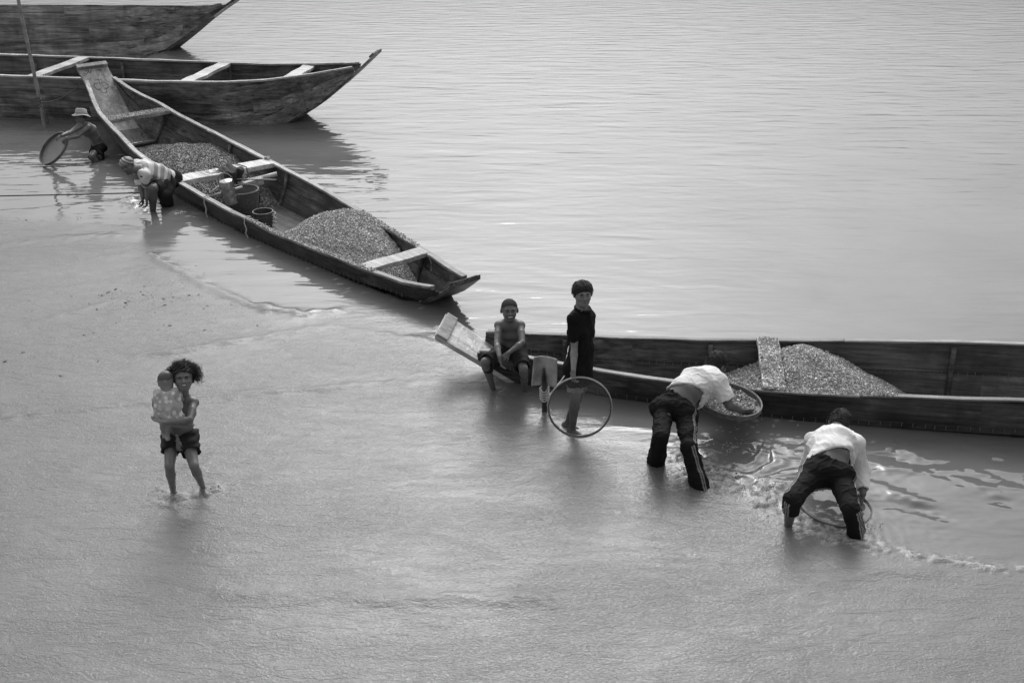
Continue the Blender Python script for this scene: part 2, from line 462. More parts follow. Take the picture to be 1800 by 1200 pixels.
# faint lips of water sliding over the sand
for i, (pts, w, amp) in enumerate([([(240, 625), (300, 618), (400, 602), (530, 580), (580, 573), (640, 582), (770, 603)], .020, .0085), ([(0, 735), (120, 720), (270, 706), (450, 690), (640, 676), (760, 668)], .022, .0055),
        ([(268, 448), (300, 468), (345, 492), (390, 516), (440, 535), (520, 552), (590, 546)], .03, .012), ([(390, 1047), (480, 1049), (600, 1050), (740, 1052), (860, 1051), (960, 1056)], .018, .0085),
        ([(0, 372), (120, 362), (230, 352)], .03, .004), ([(0, 432), (80, 420), (200, 412)], .03, .004), ([(60, 565), (160, 540), (180, 535)], .02, .003), ([(0, 480), (200, 478), (330, 470)], .03, .003),
        ([(380, 640), (620, 600), (800, 590)], .02, .002), ([(330, 820), (420, 800), (560, 790)], .02, .003), ([(360, 865), (440, 850), (520, 820)], .025, .003), ([(1290, 1040), (1500, 1010), (1640, 1000)], .03, .003)]):
    d, run, sd2 = pdist(poly(pts), GX, GY)
    d = d * sd2 + .02 * spectral(GX, GY, 12, .15, .7, 3, 0, 200 + i)
    H = H + (2.6 * amp * np.exp(-(d / (w + .026)) ** 2) * (.85 + .25 * np.sin(run * 2.3 + i)) * (np.abs(d) < .3)).astype(np.float32)
# flecks of froth drifting near the hulls
rs = np.random.RandomState(5)
for (u0, u1, v0, v1, n) in [(1240, 1440, 728, 800, 60), (520, 760, 450, 545, 60), (330, 470, 375, 440, 40), (170, 215, 265, 300, 16)]:
    for _ in range(n):
        u, v = rs.uniform(u0, u1), rs.uniform(v0, v1)
        if u0 == 520 and abs(v - (462 + (u - 520) * .33)) > 34: continue
        if u0 == 330 and abs(v - (375 + (u - 330) * .45)) > 30: continue
        p = on_z(u, v); a = (.010 + .032 * rs.rand() ** 3) * (1 if v > 600 else 1.7); b = a * rs.uniform(.4, .7)
        ix = np.searchsorted(gx, [p[0] - .15, p[0] + .15]); iy = np.searchsorted(gy, [p[1] - .15, p[1] + .15])
        sl = (slice(iy[0], iy[1]), slice(ix[0], ix[1]))
        foam[sl] = np.maximum(foam[sl], .75 * np.exp(-(((GX[sl] - p[0]) / a) ** 2 + ((GY[sl] - p[1]) / b) ** 2) ** 2))
for B in BOATS:                                                          # no water inside the hulls
    q = inside_hull(B, GX, GY)
    H = np.where(q > .020, -.9, np.where(q > -.05, H * .4, H))
ny, nx = GX.shape
idx = np.arange(ny * nx, dtype=np.int32).reshape(ny, nx)
quads = np.stack([idx[:-1, :-1], idx[:-1, 1:], idx[1:, 1:], idx[1:, :-1]], -1).reshape(-1, 4)

m, N, L, B_ = nodes('silty_water')
at = N.new('ShaderNodeAttribute'); at.attribute_name = 'tone'           # R channel depth, G froth
sp = N.new('ShaderNodeSeparateColor'); L.new(at.outputs['Color'], sp.inputs[0])
mp = mapping(N, L, (1, 1, 1))
cl = noise(N, L, mp, .55, 5, .55, .6)
cr = ramp(N, [(.3, .140), (.7, .190)]); L.new(cl.outputs[0], cr.inputs[0])
sandn = noise(N, L, mapping(N, L, (1, 1.6, 1)), 75, 3, .6)
sr = ramp(N, [(.3, .88), (.7, 1.12)]); L.new(sandn.outputs[0], sr.inputs[0])
inv = N.new('ShaderNodeMath'); inv.operation = 'SUBTRACT'; inv.inputs[0].default_value = 1.0; L.new(sp.outputs[0], inv.inputs[1])
c = mix(N, L, cr.outputs[0], sr.outputs[0], inv.outputs[0])
fn = noise(N, L, mp, 48, 6, .75, 2.0)
fr_ = ramp(N, [(.42, .10), (.56, 1.0)]); L.new(fn.outputs[0], fr_.inputs[0])
fm = N.new('ShaderNodeMath'); fm.operation = 'MULTIPLY'; L.new(sp.outputs[1], fm.inputs[0]); L.new(fr_.outputs[0], fm.inputs[1])
c = mix(N, L, c, .55, fm.outputs[0], 'MIX')
L.new(c, B_.inputs['Base Color'])
B_.inputs['IOR'].default_value = 1.45
mr = N.new('ShaderNodeMapRange'); mr.inputs[3].default_value = .25; mr.inputs[4].default_value = .02
L.new(sp.outputs[0], mr.inputs[0])
mr2 = N.new('ShaderNodeMath'); mr2.operation = 'MULTIPLY_ADD'; mr2.inputs[1].default_value = .5
L.new(sp.outputs[1], mr2.inputs[0]); L.new(mr.outputs[0], mr2.inputs[2])
L.new(mr2.outputs[0], B_.inputs['Roughness'])
g1 = noise(N, L, mapping(N, L, (1, 1.7, 1), rot=(0, 0, .25)), 42, 3, .55, .8)    # pebbled skin of thin water running over sand
g2 = noise(N, L, mapping(N, L, (.35, 1.5, 1)), 3.0, 2.5, .5, .4)                   # wind streaks on the open channel
s1 = N.new('ShaderNodeMath'); s1.operation = 'MULTIPLY'; pm = noise(N, L, mapping(N, L, (.8, 1.6, 1)), .9, 4, .6, .8); pr_ = ramp(N, [(.35, .5), (.62, 1.0)]); L.new(pm.outputs[0], pr_.inputs[0])
sm_ = N.new('ShaderNodeMath'); sm_.operation = 'MULTIPLY'; L.new(pr_.outputs[0], sm_.inputs[0]); L.new(inv.outputs[0], sm_.inputs[1])
L.new(g1.outputs[0], s1.inputs[0]); L.new(sm_.outputs[0], s1.inputs[1])
b1 = N.new('ShaderNodeBump'); b1.inputs['Strength'].default_value = 1.0; b1.inputs['Distance'].default_value = .0065; L.new(s1.outputs[0], b1.inputs['Height'])
g3 = noise(N, L, mapping(N, L, (.55, 1.5, 1), rot=(0, 0, -.12)), 8, 4, .6, .9)                  # longer wrinkles of the sliding sheet
s3 = N.new('ShaderNodeMath'); s3.operation = 'MULTIPLY'; L.new(g3.outputs[0], s3.inputs[0]); L.new(inv.outputs[0], s3.inputs[1])
b3 = N.new('ShaderNodeBump'); b3.inputs['Strength'].default_value = 1.0; b3.inputs['Distance'].default_value = .0105; L.new(s3.outputs[0], b3.inputs['Height']); L.new(b1.outputs[0], b3.inputs['Normal'])
b2 = N.new('ShaderNodeBump'); b2.inputs['Strength'].default_value = 1.0; b2.inputs['Distance'].default_value = .014
s2 = N.new('ShaderNodeMath'); s2.operation = 'MULTIPLY'; L.new(g2.outputs[0], s2.inputs[0]); L.new(sp.outputs[0], s2.inputs[1])
L.new(s2.outputs[0], b2.inputs['Height']); L.new(b3.outputs[0], b2.inputs['Normal']); L.new(b2.outputs[0], B_.inputs['Normal'])
WATER = m
tone = np.zeros((ny * nx, 3), np.float32); tone[:, 0] = deep.ravel(); tone[:, 1] = foam.ravel()
river = mesh_np('river', np.stack([GX.ravel(), GY.ravel(), H.ravel()], -1), quads, WATER, None, True, tone)
tag(river, 'grey silty river running thin over sand in the foreground', None, None, 'structure')
def water_z(x, y):
    i = min(len(gy) - 1, np.searchsorted(gy, y)); j = min(len(gx) - 1, np.searchsorted(gx, x)); return float(H[i, j])

# ------------------------------------------------------------------ boat materials
W_OUT = wood('tarred_planks', .28, .6, .3, .7)
W_IN = wood('bilge_planks', .155, .85, .3, .6, -.1)
W_DARK = wood('wet_tarred_planks', .082, .6, .3, .75, .0)
W_RAIL = wood('worn_rail', .58, .75, .55, .35)
W_BOARD2 = wood('painted_board', .50, .75, .6, .25, 0, .7)
W_RAIL2 = wood('grimy_rail', .42, .7, .45, .5)
W_RAIL3 = wood('dull_rail', .30, .65, .45, .5)
W_PATCH = wood('bow_panel', .42, .7, .45, .5)
W_PALE = wood('pale_board', .68, .75, .6, .22, 0, .8)
W_BOARD = wood('weathered_board', .38, .75, .45, .35, 0, .6)
W_TAN = wood('middling_planks', .37, .65, .35, .65)
PAINT_W = plain('white_paint', .72, .7, .2, 30, .1)
PAINT_D = plain('dark_paint', .05, .7, .2, 30, .1)
IRON = plain('dull_iron', .22, .45, .3, 30, .2, .002, .6)
ROPE = plain('pale_rope', .55, .9, .25, 60, .6, .004)
ROPE_D = plain('brown_rope', .13, .9, .25, 60, .6, .004)
BAMBOO = plain('bamboo', .30, .5, .35, 9, .2, .003, 0, .5, True)

def plank_strip(B, sa, sb, fa, fb, side, off, th, step=.22, nf=1):
    """a bent plank: between fractions fa..fb of the hull side (0 bottom, 1 rail)"""
    S = np.linspace(sa, sb, max(2, int((sb - sa) / step) + 1))
    mb = MB(); P = []
    for s in S:
        wg, zg, wb, zb = (stn(B, s, k) for k in (1, 2, 3, 4))
        for f, o in ((fa, off), (fb, off), (fb, off - th), (fa, off - th)):
            P.append((s, side * (wb + (wg - wb) * (1 - (1 - f) ** 1.5) + o), zb + (zg - zb) * f))
    f = []
    n = len(S)
    for i in range(n - 1):
        for k in range(4):
            q = (i * 4 + k, i * 4 + (k + 1) % 4, (i + 1) * 4 + (k + 1) % 4, (i + 1) * 4 + k)
            f.append(q if side > 0 else q[::-1])
    f.append((0, 3, 2, 1) if side > 0 else (0, 1, 2, 3)); e = (n - 1) * 4
    f.append((e, e + 1, e + 2, e + 3) if side > 0 else (e + 3, e + 2, e + 1, e))
    return mb.add(P, f)
def rail_strip(B, sa, sb, side, w=.075, h=.035, off=.0, lift=.0):
    S = np.linspace(sa, sb, max(2, int((sb - sa) / .2) + 1)); P = []
    for s in S:
        wg, zg = stn(B, s, 1), stn(B, s, 2) + lift
        for a, b in ((wg + .022 + off, zg), (wg + .022 + off, zg + h), (wg + .022 + off - w, zg + h), (wg + .022 + off - w, zg)):
            P.append((s, side * a, b + .003 * math.sin(s * 7.0 + side)))
    f = []; n = len(S)
    for i in range(n - 1):
        for k in range(4):
            q = (i * 4 + k, i * 4 + (k + 1) % 4, (i + 1) * 4 + (k + 1) % 4, (i + 1) * 4 + k)
            f.append(q if side > 0 else q[::-1])
    e = (n - 1) * 4
    f += [(0, 3, 2, 1), (e, e + 1, e + 2, e + 3)] if side > 0 else [(0, 1, 2, 3), (e + 3, e + 2, e + 1, e)]
    return MB().add(P, f)
def floor_strip(B, sa, sb, th=.045, lift=0.0, grow=0.0):
    S = np.linspace(sa, sb, max(2, int((sb - sa) / .15) + 1)); P = []
    for s in S:
        w, z = stn(B, s, 3) + grow, stn(B, s, 4) + lift
        P += [(s, -w, z - th), (s, -w, z), (s, w, z), (s, w, z - th)]
    f = []; n = len(S)
    for i in range(n - 1):
        for k in range(4): f.append((i * 4 + k, (i + 1) * 4 + k, (i + 1) * 4 + (k + 1) % 4, i * 4 + (k + 1) % 4))
    e = (n - 1) * 4; f += [(0, 1, 2, 3), (e + 3, e + 2, e + 1, e)]
    return MB().add(P, f)
BOARD_OF = {}
def build_boat(name, B, label, rails, m_out, m_in, m_rail, m_back, m_front, cuts, ends, roll=0.0, bl=(.25, .25), fs=.52, thwarts=(), tw=.2, m_tw=None, lower=None, group='wooden boats', mids=None, rail=(.075, .035)):
    """ends = (s of the back end of the rails, s of the front end); cuts = butt joints along the strakes"""
    r = empty(name, B['o'], B['rz']); r.rotation_euler = (roll, 0, B['rz'])
    tag(r, label, 'boat', group)
    a, b = ends; s0, s1 = B['st'][0, 0], B['st'][-1, 0]
    floor_strip(B, a + bl[0], b - bl[1], lift=-.004).build('floor_board', m_in, r)
    e0 = floor_strip(B, s0, a + bl[0] - .003, .055, 0, .008).build('end_board', m_back, r, bevel=.006)
    e1 = floor_strip(B, b - bl[1] + .003, s1, .055, 0, .008).build('end_board', m_front, r, bevel=.006)
    BOARD_OF[id(B)] = (e0, e1)
    for side in (-1, 1):
        for lo, hi, off, ct in (((.0, fs, .0, cuts[0]), (fs - .05, 1.0, .026, cuts[1])) if mids is None else ((.0, mids[0], .0, cuts[0]), (mids[0] - .04, mids[1], .022, cuts[1]), (mids[1] - .04, 1.0, .044, cuts[0][::-1] and [c_ + .9 for c_ in cuts[0][:2]]))):
            edges = [a] + list(ct) + [b]
            for x0, x1 in zip(edges[:-1], edges[1:]):
                mat = (m_out if lo > 0 or lower is None else lower)
                o = plank_strip(B, x0 + .0003, x1 - .0003, lo, hi, side, off, .028).build('plank', mat, r)
                o.data.materials.append(m_in)
                n = o.data.polygons
                for p in n:
                    c = p.normal
                    if c[1] * side < -.5: p.material_index = 1
        for x0, x1 in rails: rail_strip(B, x0, x1, side, rail[0], rail[1], .0 if mids is None else .022).build('rail', m_rail, r, bevel=.008)
    for s, t in thwarts:
        w = stn(B, s, 1) - .012; z = stn(B, s, 2)
        mb = MB(); mb.box((s, 0, z - .020), (t, 2 * w - .03, .055), jit=.004)
        mb.build('thwart', m_tw or m_rail, r, bevel=.006)
    return r
def seam_nails(B, r, side, f, sa, sb, n, inner=True, seed=0, th=.028):
    """iron staples stitching the strakes together"""
    mb = MB(); rs = np.random.RandomState(seed)
    for s in np.linspace(sa, sb, n):
        s = s + rs.uniform(-.01, .01)
        wg, zg, wb, zb = (stn(B, s, k) for k in (1, 2, 3, 4))
        g = 1 - (1 - f) ** 1.5
        l = side * (wb + (wg - wb) * g + (-.030 if inner else .03)); z = zb + (zg - zb) * f
        mb.box((s, l, z + rs.uniform(-.008, .008)), (.007, .006, rs.uniform(.03, .05)))
    return tag(mb.build('seam_staples', IRON, r), kind='stuff')

mid = build_boat('wooden_boat', MID, 'long open plank boat lying diagonally, laden with two gravel heaps', [(-4.66, -1.9), (-1.9, 1.6), (1.6, 5.42)], W_DARK, W_IN, W_RAIL2, W_BOARD, W_DARK,
                 ([-3.6, .4, 3.4], [-2.0, 2.3]), (-4.68, 5.46), bl=(.95, .3), m_tw=W_PALE, lower=W_DARK)
two = build_boat('wooden_boat', TWO, 'tall empty plank boat with three bare thwarts behind the diagonal boat', [(-9.4, -3.0), (-3.0, 1.0), (1.0, 3.30)], W_OUT, W_IN, W_RAIL, W_OUT, W_OUT,
                 ([-6, -3.1, .3], [-4.6, -1.4, 1.6]), (-9.4, 3.33), lower=W_TAN, fs=.42, mids=(.36, .66))
far = build_boat('wooden_boat', FAR, 'high sided weathered boat at the top left corner, heeled away', [(-8.9, -2), (-2, 3.2)], W_TAN, W_IN, W_OUT, W_OUT, W_DARK,
                 ([-6, -1.2, 1.4], [-3.5, .2]), (-8.9, 3.22), roll=-.2, lower=W_TAN, fs=.40, mids=(.38, .72))
rgt = build_boat('wooden_boat', RGT, 'low dark boat the boys stand by, with one gravel heap', [(-2.50, 0.9), (0.9, 3.9), (3.9, 7.1)], W_DARK, W_IN, W_RAIL3, W_BOARD2, W_DARK,
                 ([-.3, 2.2, 4.6], [-1.1, 1.9, 4.0]), (-2.52, 7.15), bl=(.35, .25), lower=W_DARK, fs=.50, rail=(.060, .022))
def s_at(B, u, v, z): return float(loc(B, on_z(u, v, z))[0])
# thwarts, set where the photograph shows them
def thwart(B, r, s, t, mat, drop=.020, th=.055, name='thwart', skew=0.0, extra=0.0):
    w = stn(B, s, 1) - .016 + extra; z = stn(B, s, 2)
    c, sn = math.cos(skew), math.sin(skew)
    mb = MB()
    n = 7; P = []
    for i in range(n):                                               # slightly bowed, hewn plank
        y = -w + 2 * w * i / (n - 1); dz = .006 * math.sin(i * 1.9 + s)
        for x, zz in ((-t / 2, -th), (t / 2, -th), (t / 2, 0), (-t / 2, 0)):
            x2 = x + .006 * math.sin(i * 2.3 + x * 30)
            P.append((s + x2 * c - y * sn, y, z - drop + zz + dz + .03))
    f = []
    for i in range(n - 1):
        for k in range(4): f.append((i * 4 + k, i * 4 + (k + 1) % 4, (i + 1) * 4 + (k + 1) % 4, (i + 1) * 4 + k))
    e = (n - 1) * 4; f += [(3, 2, 1, 0), (e, e + 1, e + 2, e + 3)]
    f = [q[::-1] for q in f]
    return mb.add(P, f).build(name, mat, r, bevel=.007)
S_T1, S_T2, S_T4, S_T3 = s_at(MID, 262, 208, .40), s_at(MID, 402, 298, .28), s_at(MID, 570, 402, .24), s_at(MID, 690, 455, .25)
thwart(MID, mid, S_T1, .24, W_RAIL); thwart(MID, mid, S_T2, .30, W_PALE, -.012, .07); thwart(MID, mid, S_T4, .24, W_RAIL2, .03); thwart(MID, mid, S_T3, .22, W_PALE, -.012)
for u, v in ((90, 118), (358, 125)): thwart(TWO, two, s_at(TWO, u, v, .80), .25, W_RAIL, .0, .06)
thwart(TWO, two, s_at(TWO, 533, 122, .82), .25, W_RAIL, .03, .05)
S_R1, S_R2 = s_at(RGT, 1355, 640, .28), s_at(RGT, 1012, 615, .27)
thwart(RGT, rgt, S_R1, .20, W_PALE, -.02, .06); thwart(RGT, rgt, S_R2, .14, W_PALE, .0)
# ribs inside the hulls
def ribs(B, r, ss, mat):
    for s in ss:
        wg, zg, wb, zb = (stn(B, s, k) for k in (1, 2, 3, 4))
        pts = []
        for f in (0.95, .6, .25, .04): pts.append((s, (wb + (wg - wb) * (1 - (1 - f) ** 1.5)) - .045, zb + (zg - zb) * f))
        pts += [(s, -p[1], p[2]) for p in pts[::-1]]
        mb = MB().tube(pts, .026, 6); mb.build('rib', mat, r, smooth=True)
ribs(MID, mid, [-3.2, -1.2, .55, 2.9, 4.4], W_IN); ribs(TWO, two, [-5.2, -3.4, -1.6, .6, 2.2], W_IN); ribs(RGT, rgt, [-1.75, -.35, .55, 1.9, 3.0], W_IN)
for B, r, sa, sb, sd0 in ((RGT, rgt, -2.3, 3.5, 1), (MID, mid, -4.5, 5.0, 2)):
    seam_nails(B, r, 1, .50, sa, sb, int((sb - sa) / .075), True, sd0)
    seam_nails(B, r, -1, .52, sa, sb, int((sb - sa) / .09), False, sd0 + 9, )
seam_nails(TWO, two, -1, .42, -4, 3.0, 60, False, 4)
# doubling planks at the bows of the two empty boats, and the cleats across the board ends
def bow_patch(B, r, s0, s1, mat):
    P = []; S = np.linspace(s0, s1, 9)
    for s in S:
        wg, zg, wb, zb = (stn(B, s, k) for k in (1, 2, 3, 4))
        t = (s - s0) / (s1 - s0)
        for f in (0.0, .01 + .40 * t ** .8):
            g = 1 - (1 - f) ** 1.5
            for o in (.004, .036): P.append((s, -(wb + (wg - wb) * g + o), zb + (zg - zb) * f))
    f = []
    for i in range(len(S) - 1):
        a, b = i * 4, (i + 1) * 4
        f += [(a + 1, b + 1, b + 3, a + 3), (a + 3, b + 3, b + 2, a + 2), (a, a + 2, b + 2, b), (a, b, b + 1, a + 1)]
    e = (len(S) - 1) * 4; f += [(e, e + 2, e + 3, e + 1), (0, 1, 3, 2)]
    MB().add(P, f).build('bow_plank', mat, r)
bow_patch(TWO, two, .9, 2.45, W_PATCH); bow_patch(FAR, far, .5, 2.3, W_PATCH)
def cleat(B, r, s, t, mat, th=.04, grow=.012):
    w, z = stn(B, s, 3) + grow, stn(B, s, 4)
    sl = (stn(B, s + .05, 4) - stn(B, s - .05, 4)) / .1; a = math.atan(sl)
    ax = [(math.cos(a), 0, math.sin(a)), (0, 1, 0), (-math.sin(a), 0, math.cos(a))]
    MB().box(np.array([s, 0, z]) + np.array(ax[2]) * (th / 2 + .001), (t, 2 * w, th), ax, jit=.003).build('cleat', mat, BOARD_OF[id(B)][0 if s < 0 else 1], bevel=.006)
cleat(MID, mid, -4.98, .08, W_BOARD, .05); cleat(RGT, rgt, -2.86, .115, W_BOARD2, .025); cleat(TWO, two, 3.66, .10, W_TAN, .03); cleat(FAR, far, 3.48, .10, W_DARK, .04); cleat(MID, mid, 5.70, .07, W_DARK, .02)
# painted marks on the boards: brush strokes lying on the wood
def on_board(B, s, l, lift=.0015):
    z = stn(B, s, 4); sl = math.atan((stn(B, s + .02, 4) - stn(B, s - .02, 4)) / .04)
    return np.array([s - math.sin(sl) * lift, l, z + math.cos(sl) * lift])
def stroke(mb, B, pts, w):
    pts = np.array(pts, float)
    m_ = len(pts); t = np.linspace(0, m_ - 1, m_ * 5)
    xs = np.interp(t, range(m_), pts[:, 0]); ys = np.interp(t, range(m_), pts[:, 1])
    for _ in range(2):
        xs[1:-1] = (xs[:-2] + xs[1:-1] * 2 + xs[2:]) / 4; ys[1:-1] = (ys[:-2] + ys[1:-1] * 2 + ys[2:]) / 4
    dx, dy = np.gradient(xs), np.gradient(ys); L_ = np.hypot(dx, dy) + 1e-9
    P = []
    for i in range(len(xs)):
        ww = w / 2 * (.8 + .4 * math.sin(i * 1.3 + pts[0, 0] * 50))
        nx_, ny_ = -dy[i] / L_[i] * ww, dx[i] / L_[i] * ww
        P += [on_board(B, xs[i] + nx_, ys[i] + ny_), on_board(B, xs[i] - nx_, ys[i] - ny_)]
    mb.add(P, [(2 * i, 2 * i + 1, 2 * i + 3, 2 * i + 2) for i in range(len(xs) - 1)])
def letters(B, r, mat, rows, w, name='painted_letters'):
    mb = MB()
    for (s0, l0, ds, dl, glyphs) in rows:
        for k, g in enumerate(glyphs):
            for st_ in g: stroke(mb, B, [(s0 + (k + x) * ds[0] + y * dl[0], l0 + (k + x) * ds[1] + y * dl[1]) for x, y in st_], w)
    mb.build(name, mat, BOARD_OF[id(B)][0])
# hanging-bar script in pale paint on the right-hand boat's board (two lines, reading across the board)
G = dict(a=[[(0, 1), (.9, 1)], [(.65, 1), (.65, 0)], [(.65, .55), (.2, .75), (.1, .35), (.4, .15), (.62, .35)]], m=[[(0, 1), (.95, 1)], [(.15, .95), (.15, .3), (.35, .2), (.35, .45), (.15, .4)], [(.75, 1), (.75, 0)], [(.2, .45), (.75, .5)]],
         k=[[(0, 1), (.9, 1)], [(.45, 1), (.45, 0)], [(.45, .7), (.1, .45), (.42, .25)], [(.45, .75), (.75, .6), (.8, .3)]], i=[[(.3, 0), (.3, 1)], [(.3, 1), (.15, 1.35), (.7, 1.4)]], r=[[(0, 1), (.9, 1)], [(.7, 1), (.7, 0)], [(.7, .75), (.15, .4), (.68, .1)], [(.4, -.1), (.42, -.12)]], o=[[(.2, .5), (.45, .9), (.75, .5), (.45, .1), (.2, .5)]])
letters(RGT, rgt, PAINT_W, [(-2.66, .20, (0, -.095), (-.085, 0), [G['m'], G['a'], G['k'], G['r']]), (-2.53, .19, (0, -.10), (-.075, 0), [G['o'], G['r'], G['a'], G['i']])], .016)
# club outline and two small marks in dark paint on the diagonal boat's board
cs, cl_ = -4.62, -.02
club = [[(cs + .015 + .060 * math.sin(t), cl_ + .062 + .055 * math.cos(t)) for t in np.linspace(-2.2, 2.2, 9)], [(cs + .015 + .06 * math.sin(t), cl_ - .062 - .055 * math.cos(t)) for t in np.linspace(-2.2, 2.2, 9)],
        [(cs + .085 + .06 * math.cos(t), cl_ + .058 * math.sin(t)) for t in np.linspace(-2.1, 2.1, 9)], [(cs - .02, cl_), (cs - .10, cl_ + .01)], [(cs - .10, cl_ - .05), (cs - .105, cl_ + .06)]]
mb = MB()
for st_ in club: stroke(mb, MID, st_, .013)
mb.build('painted_club', PAINT_D, BOARD_OF[id(MID)][0])
for st_ in ([(-4.89, .06), (-4.87, .10), (-4.90, .12), (-4.90, .07)], [(-4.91, -.05), (-4.86, -.07), (-4.89, -.11), (-4.92, -.09)], [(-4.91, -.14), (-4.87, -.12), (-4.84, -.17), (-4.88, -.19)]): 
    mb = MB(); stroke(mb, MID, st_, .016); mb.build('painted_mark', PAINT_D, BOARD_OF[id(MID)][0])

# ------------------------------------------------------------------ gravel
def gravel_mat(name, lo, hi):
    m, N, L, Bs = nodes(name)
    a = N.new('ShaderNodeAttribute'); a.attribute_name = 'tone'
    r = ramp(N, [(0, lo), (.75, (lo + hi) / 2.6), (1, hi)])
    L.new(a.outputs['Fac'], r.inputs[0]); L.new(r.outputs[0], Bs.inputs['Base Color'])
    Bs.inputs['Roughness'].default_value = .6
    return m
GRAVEL = gravel_mat('gravel', .25, 1.0)
GRAVEL_D = gravel_mat('damp_gravel', .09, .66)
OCT = np.array([(x, y, z) for z in (-.62, .62) for y in (-.72, .72) for x in (-.8, .8)], float)
OCF = np.array([(0, 2, 3), (0, 3, 1), (4, 5, 7), (4, 7, 6), (0, 1, 5), (0, 5, 4), (2, 6, 7), (2, 7, 3), (0, 4, 6), (0, 6, 2), (1, 3, 7), (1, 7, 5)])
def stones(pts, rmin, rmax, seed):
    rs = np.random.RandomState(seed); n = len(pts)
    sz = rmin + (rmax - rmin) * rs.rand(n, 1, 1) ** 2.2
    q = rs.randn(n, 3, 3); Q = np.linalg.qr(q)[0]
    sc = sz * rs.uniform(.6, 1.25, (n, 1, 3))
    v = (OCT[None] * sc * rs.uniform(.55, 1.15, (n, 8, 1))) @ Q + np.asarray(pts)[:, None, :]
    f = OCF[None] + (np.arange(n) * 8)[:, None, None]
    t = np.repeat(rs.rand(n) ** 1.3, 8)
    return v.reshape(-1, 3), f.reshape(-1, 3), t
def heap(name, label, B, hfun, s0, s1, mat, dens, seed, rmin=.0065, rmax=.0135, margin=.045):
    """a mound of stones between the planks: core surface and loose stones on it, one mass"""
    rs = np.random.RandomState(seed)
    S = np.linspace(s0, s1, 60); T = np.linspace(-1, 1, 36)
    def wid(s, z):
        wg, zg, wb, zb = (stn(B, s, k) for k in (1, 2, 3, 4))
        f = np.clip((z - zb) / (zg - zb), 0, 1); return wb + (wg - wb) * (1 - (1 - f) ** 1.5) - margin
    P = np.zeros((60, 36, 3))
    def pt(s, t):
        l = t * (stn(B, s, 1) - margin); z = hfun(s, l)
        w = wid(s, z); l = t * w; zb = float(stn(B, s, 4))
        return l, min(hfun(s, l), zb + .95 * (s - s0) - .012, zb + .95 * (s1 - s) - .012)
    for i, s in enumerate(S):
        for j, t in enumerate(T):
            l, z = pt(s, t); P[i, j] = (s, l, z)
    v1 = P.reshape(-1, 3)
    q = np.arange(60 * 36).reshape(60, 36)
    f1 = np.concatenate([np.stack([q[:-1, :-1], q[1:, :-1], q[1:, 1:]], -1).reshape(-1, 3), np.stack([q[:-1, :-1], q[1:, 1:], q[:-1, 1:]], -1).reshape(-1, 3)])
    n = int(dens * (s1 - s0) * 1.1)
    ss = rs.uniform(s0, s1, n); tt = rs.uniform(-1, 1, n)
    pts = []
    for s, t in zip(ss, tt):
        l, z = pt(s, t)
        if z > stn(B, s, 4) + .01: pts.append((s, l, z + rs.uniform(-.004, .008)))
    v2, f2, t2 = stones(pts, rmin, rmax, seed + 1)
    v = np.concatenate([v1, v2]); f = np.concatenate([f1, f2 + len(v1)])
    o = mesh_np(name, v, f, mat, None, False, np.concatenate([rs.rand(len(v1)) ** 1.3 * .8, t2]))
    o.location = B['o']; o.rotation_euler = (0, 0, B['rz'])
    return tag(o, label, 'gravel', None, 'stuff')
def mound(B, s_pk, z_pk, sl_a, sl_b, lat=.25, seed=0, top=.18, l_pk=0.0):
    rs = np.random.RandomState(seed); ph = rs.rand(8) * 6.28
    def h(s, l):
        ds = s - s_pk
        a = math.sqrt(ds * ds + top * top) - top
        z = z_pk - a * (sl_a if ds < 0 else sl_b) - lat * abs(l - l_pk) ** 1.6
        z += .018 * math.sin(s * 7 + ph[0] + l * 3) * math.cos(l * 9 + ph[1]) + .010 * math.sin(s * 17 + ph[2]) * math.sin(l * 19 + ph[3])
        return max(z, float(stn(B, s, 4)) - .01)
    return h
h1 = mound(MID, (S_T1 + S_T2) / 2 + .1, .26, .26, .24, .16, 1, .5)
h2 = mound(MID, S_T4 - .10, .37, .80, .33, .30, 2, .26, .10)
pk = on_y(1410, 603, 8.72); s_pk = float(loc(RGT, pk)[0])
h3 = mound(RGT, s_pk + .04, float(pk[2]) - .03, .62, .52, .35, 3, .13, .10)
_h3 = mound(RGT, s_pk + .03, float(pk[2]) - .10, .60, .48, .35, 3, .14, .10)
def h3(s, l):
    z = _h3(s, l)
    if s < S_R1 + .11: z = min(z, .12 - .40 * max(0, S_R1 + .05 - s) + .01 * math.sin(l * 12))
    return z
heap('gravel_heap', 'flat damp gravel heap in the diagonal boat beside the striped-shirt man', MID, h1, S_T1 - .15, S_T2 + .62, GRAVEL_D, 5400, 11)
heap('gravel_heap', 'rounded gravel heap near the front end of the diagonal boat', MID, h2, S_T4 - 1.05, S_T3 + .7, GRAVEL, 7200, 12)
heap('gravel_heap', 'pale gravel heap in the low boat behind the bent men', RGT, h3, s_pk - 1.1, s_pk + 1.15, GRAVEL, 7600, 13)
def strewn(name, label, B, s, t, n, mat, seed, zoff=.015, l0=-1, l1=1):
    rs = np.random.RandomState(seed); w = stn(B, s, 1) - .03; z = stn(B, s, 2) + zoff
    pts = [(s + rs.uniform(-.5, .5) * t, w * rs.uniform(l0, l1), z + rs.uniform(0, .010)) for _ in range(n)]
    v, f, tt = stones(pts, .006, .013, seed); o = mesh_np(name, v, f, mat, None, False, tt)
    o.location = B['o']; o.rotation_euler = (0, 0, B['rz']); return tag(o, label, 'gravel', None, 'stuff')
strewn('gravel_layer', 'gravel strewn along the thwart nearest the painted board', MID, S_T1, .27, 1500, GRAVEL, 21, .012)
strewn('gravel_layer', 'gravel covering the half-buried thwart on the rounded heap', MID, S_T4, .27, 900, GRAVEL, 22, .012)
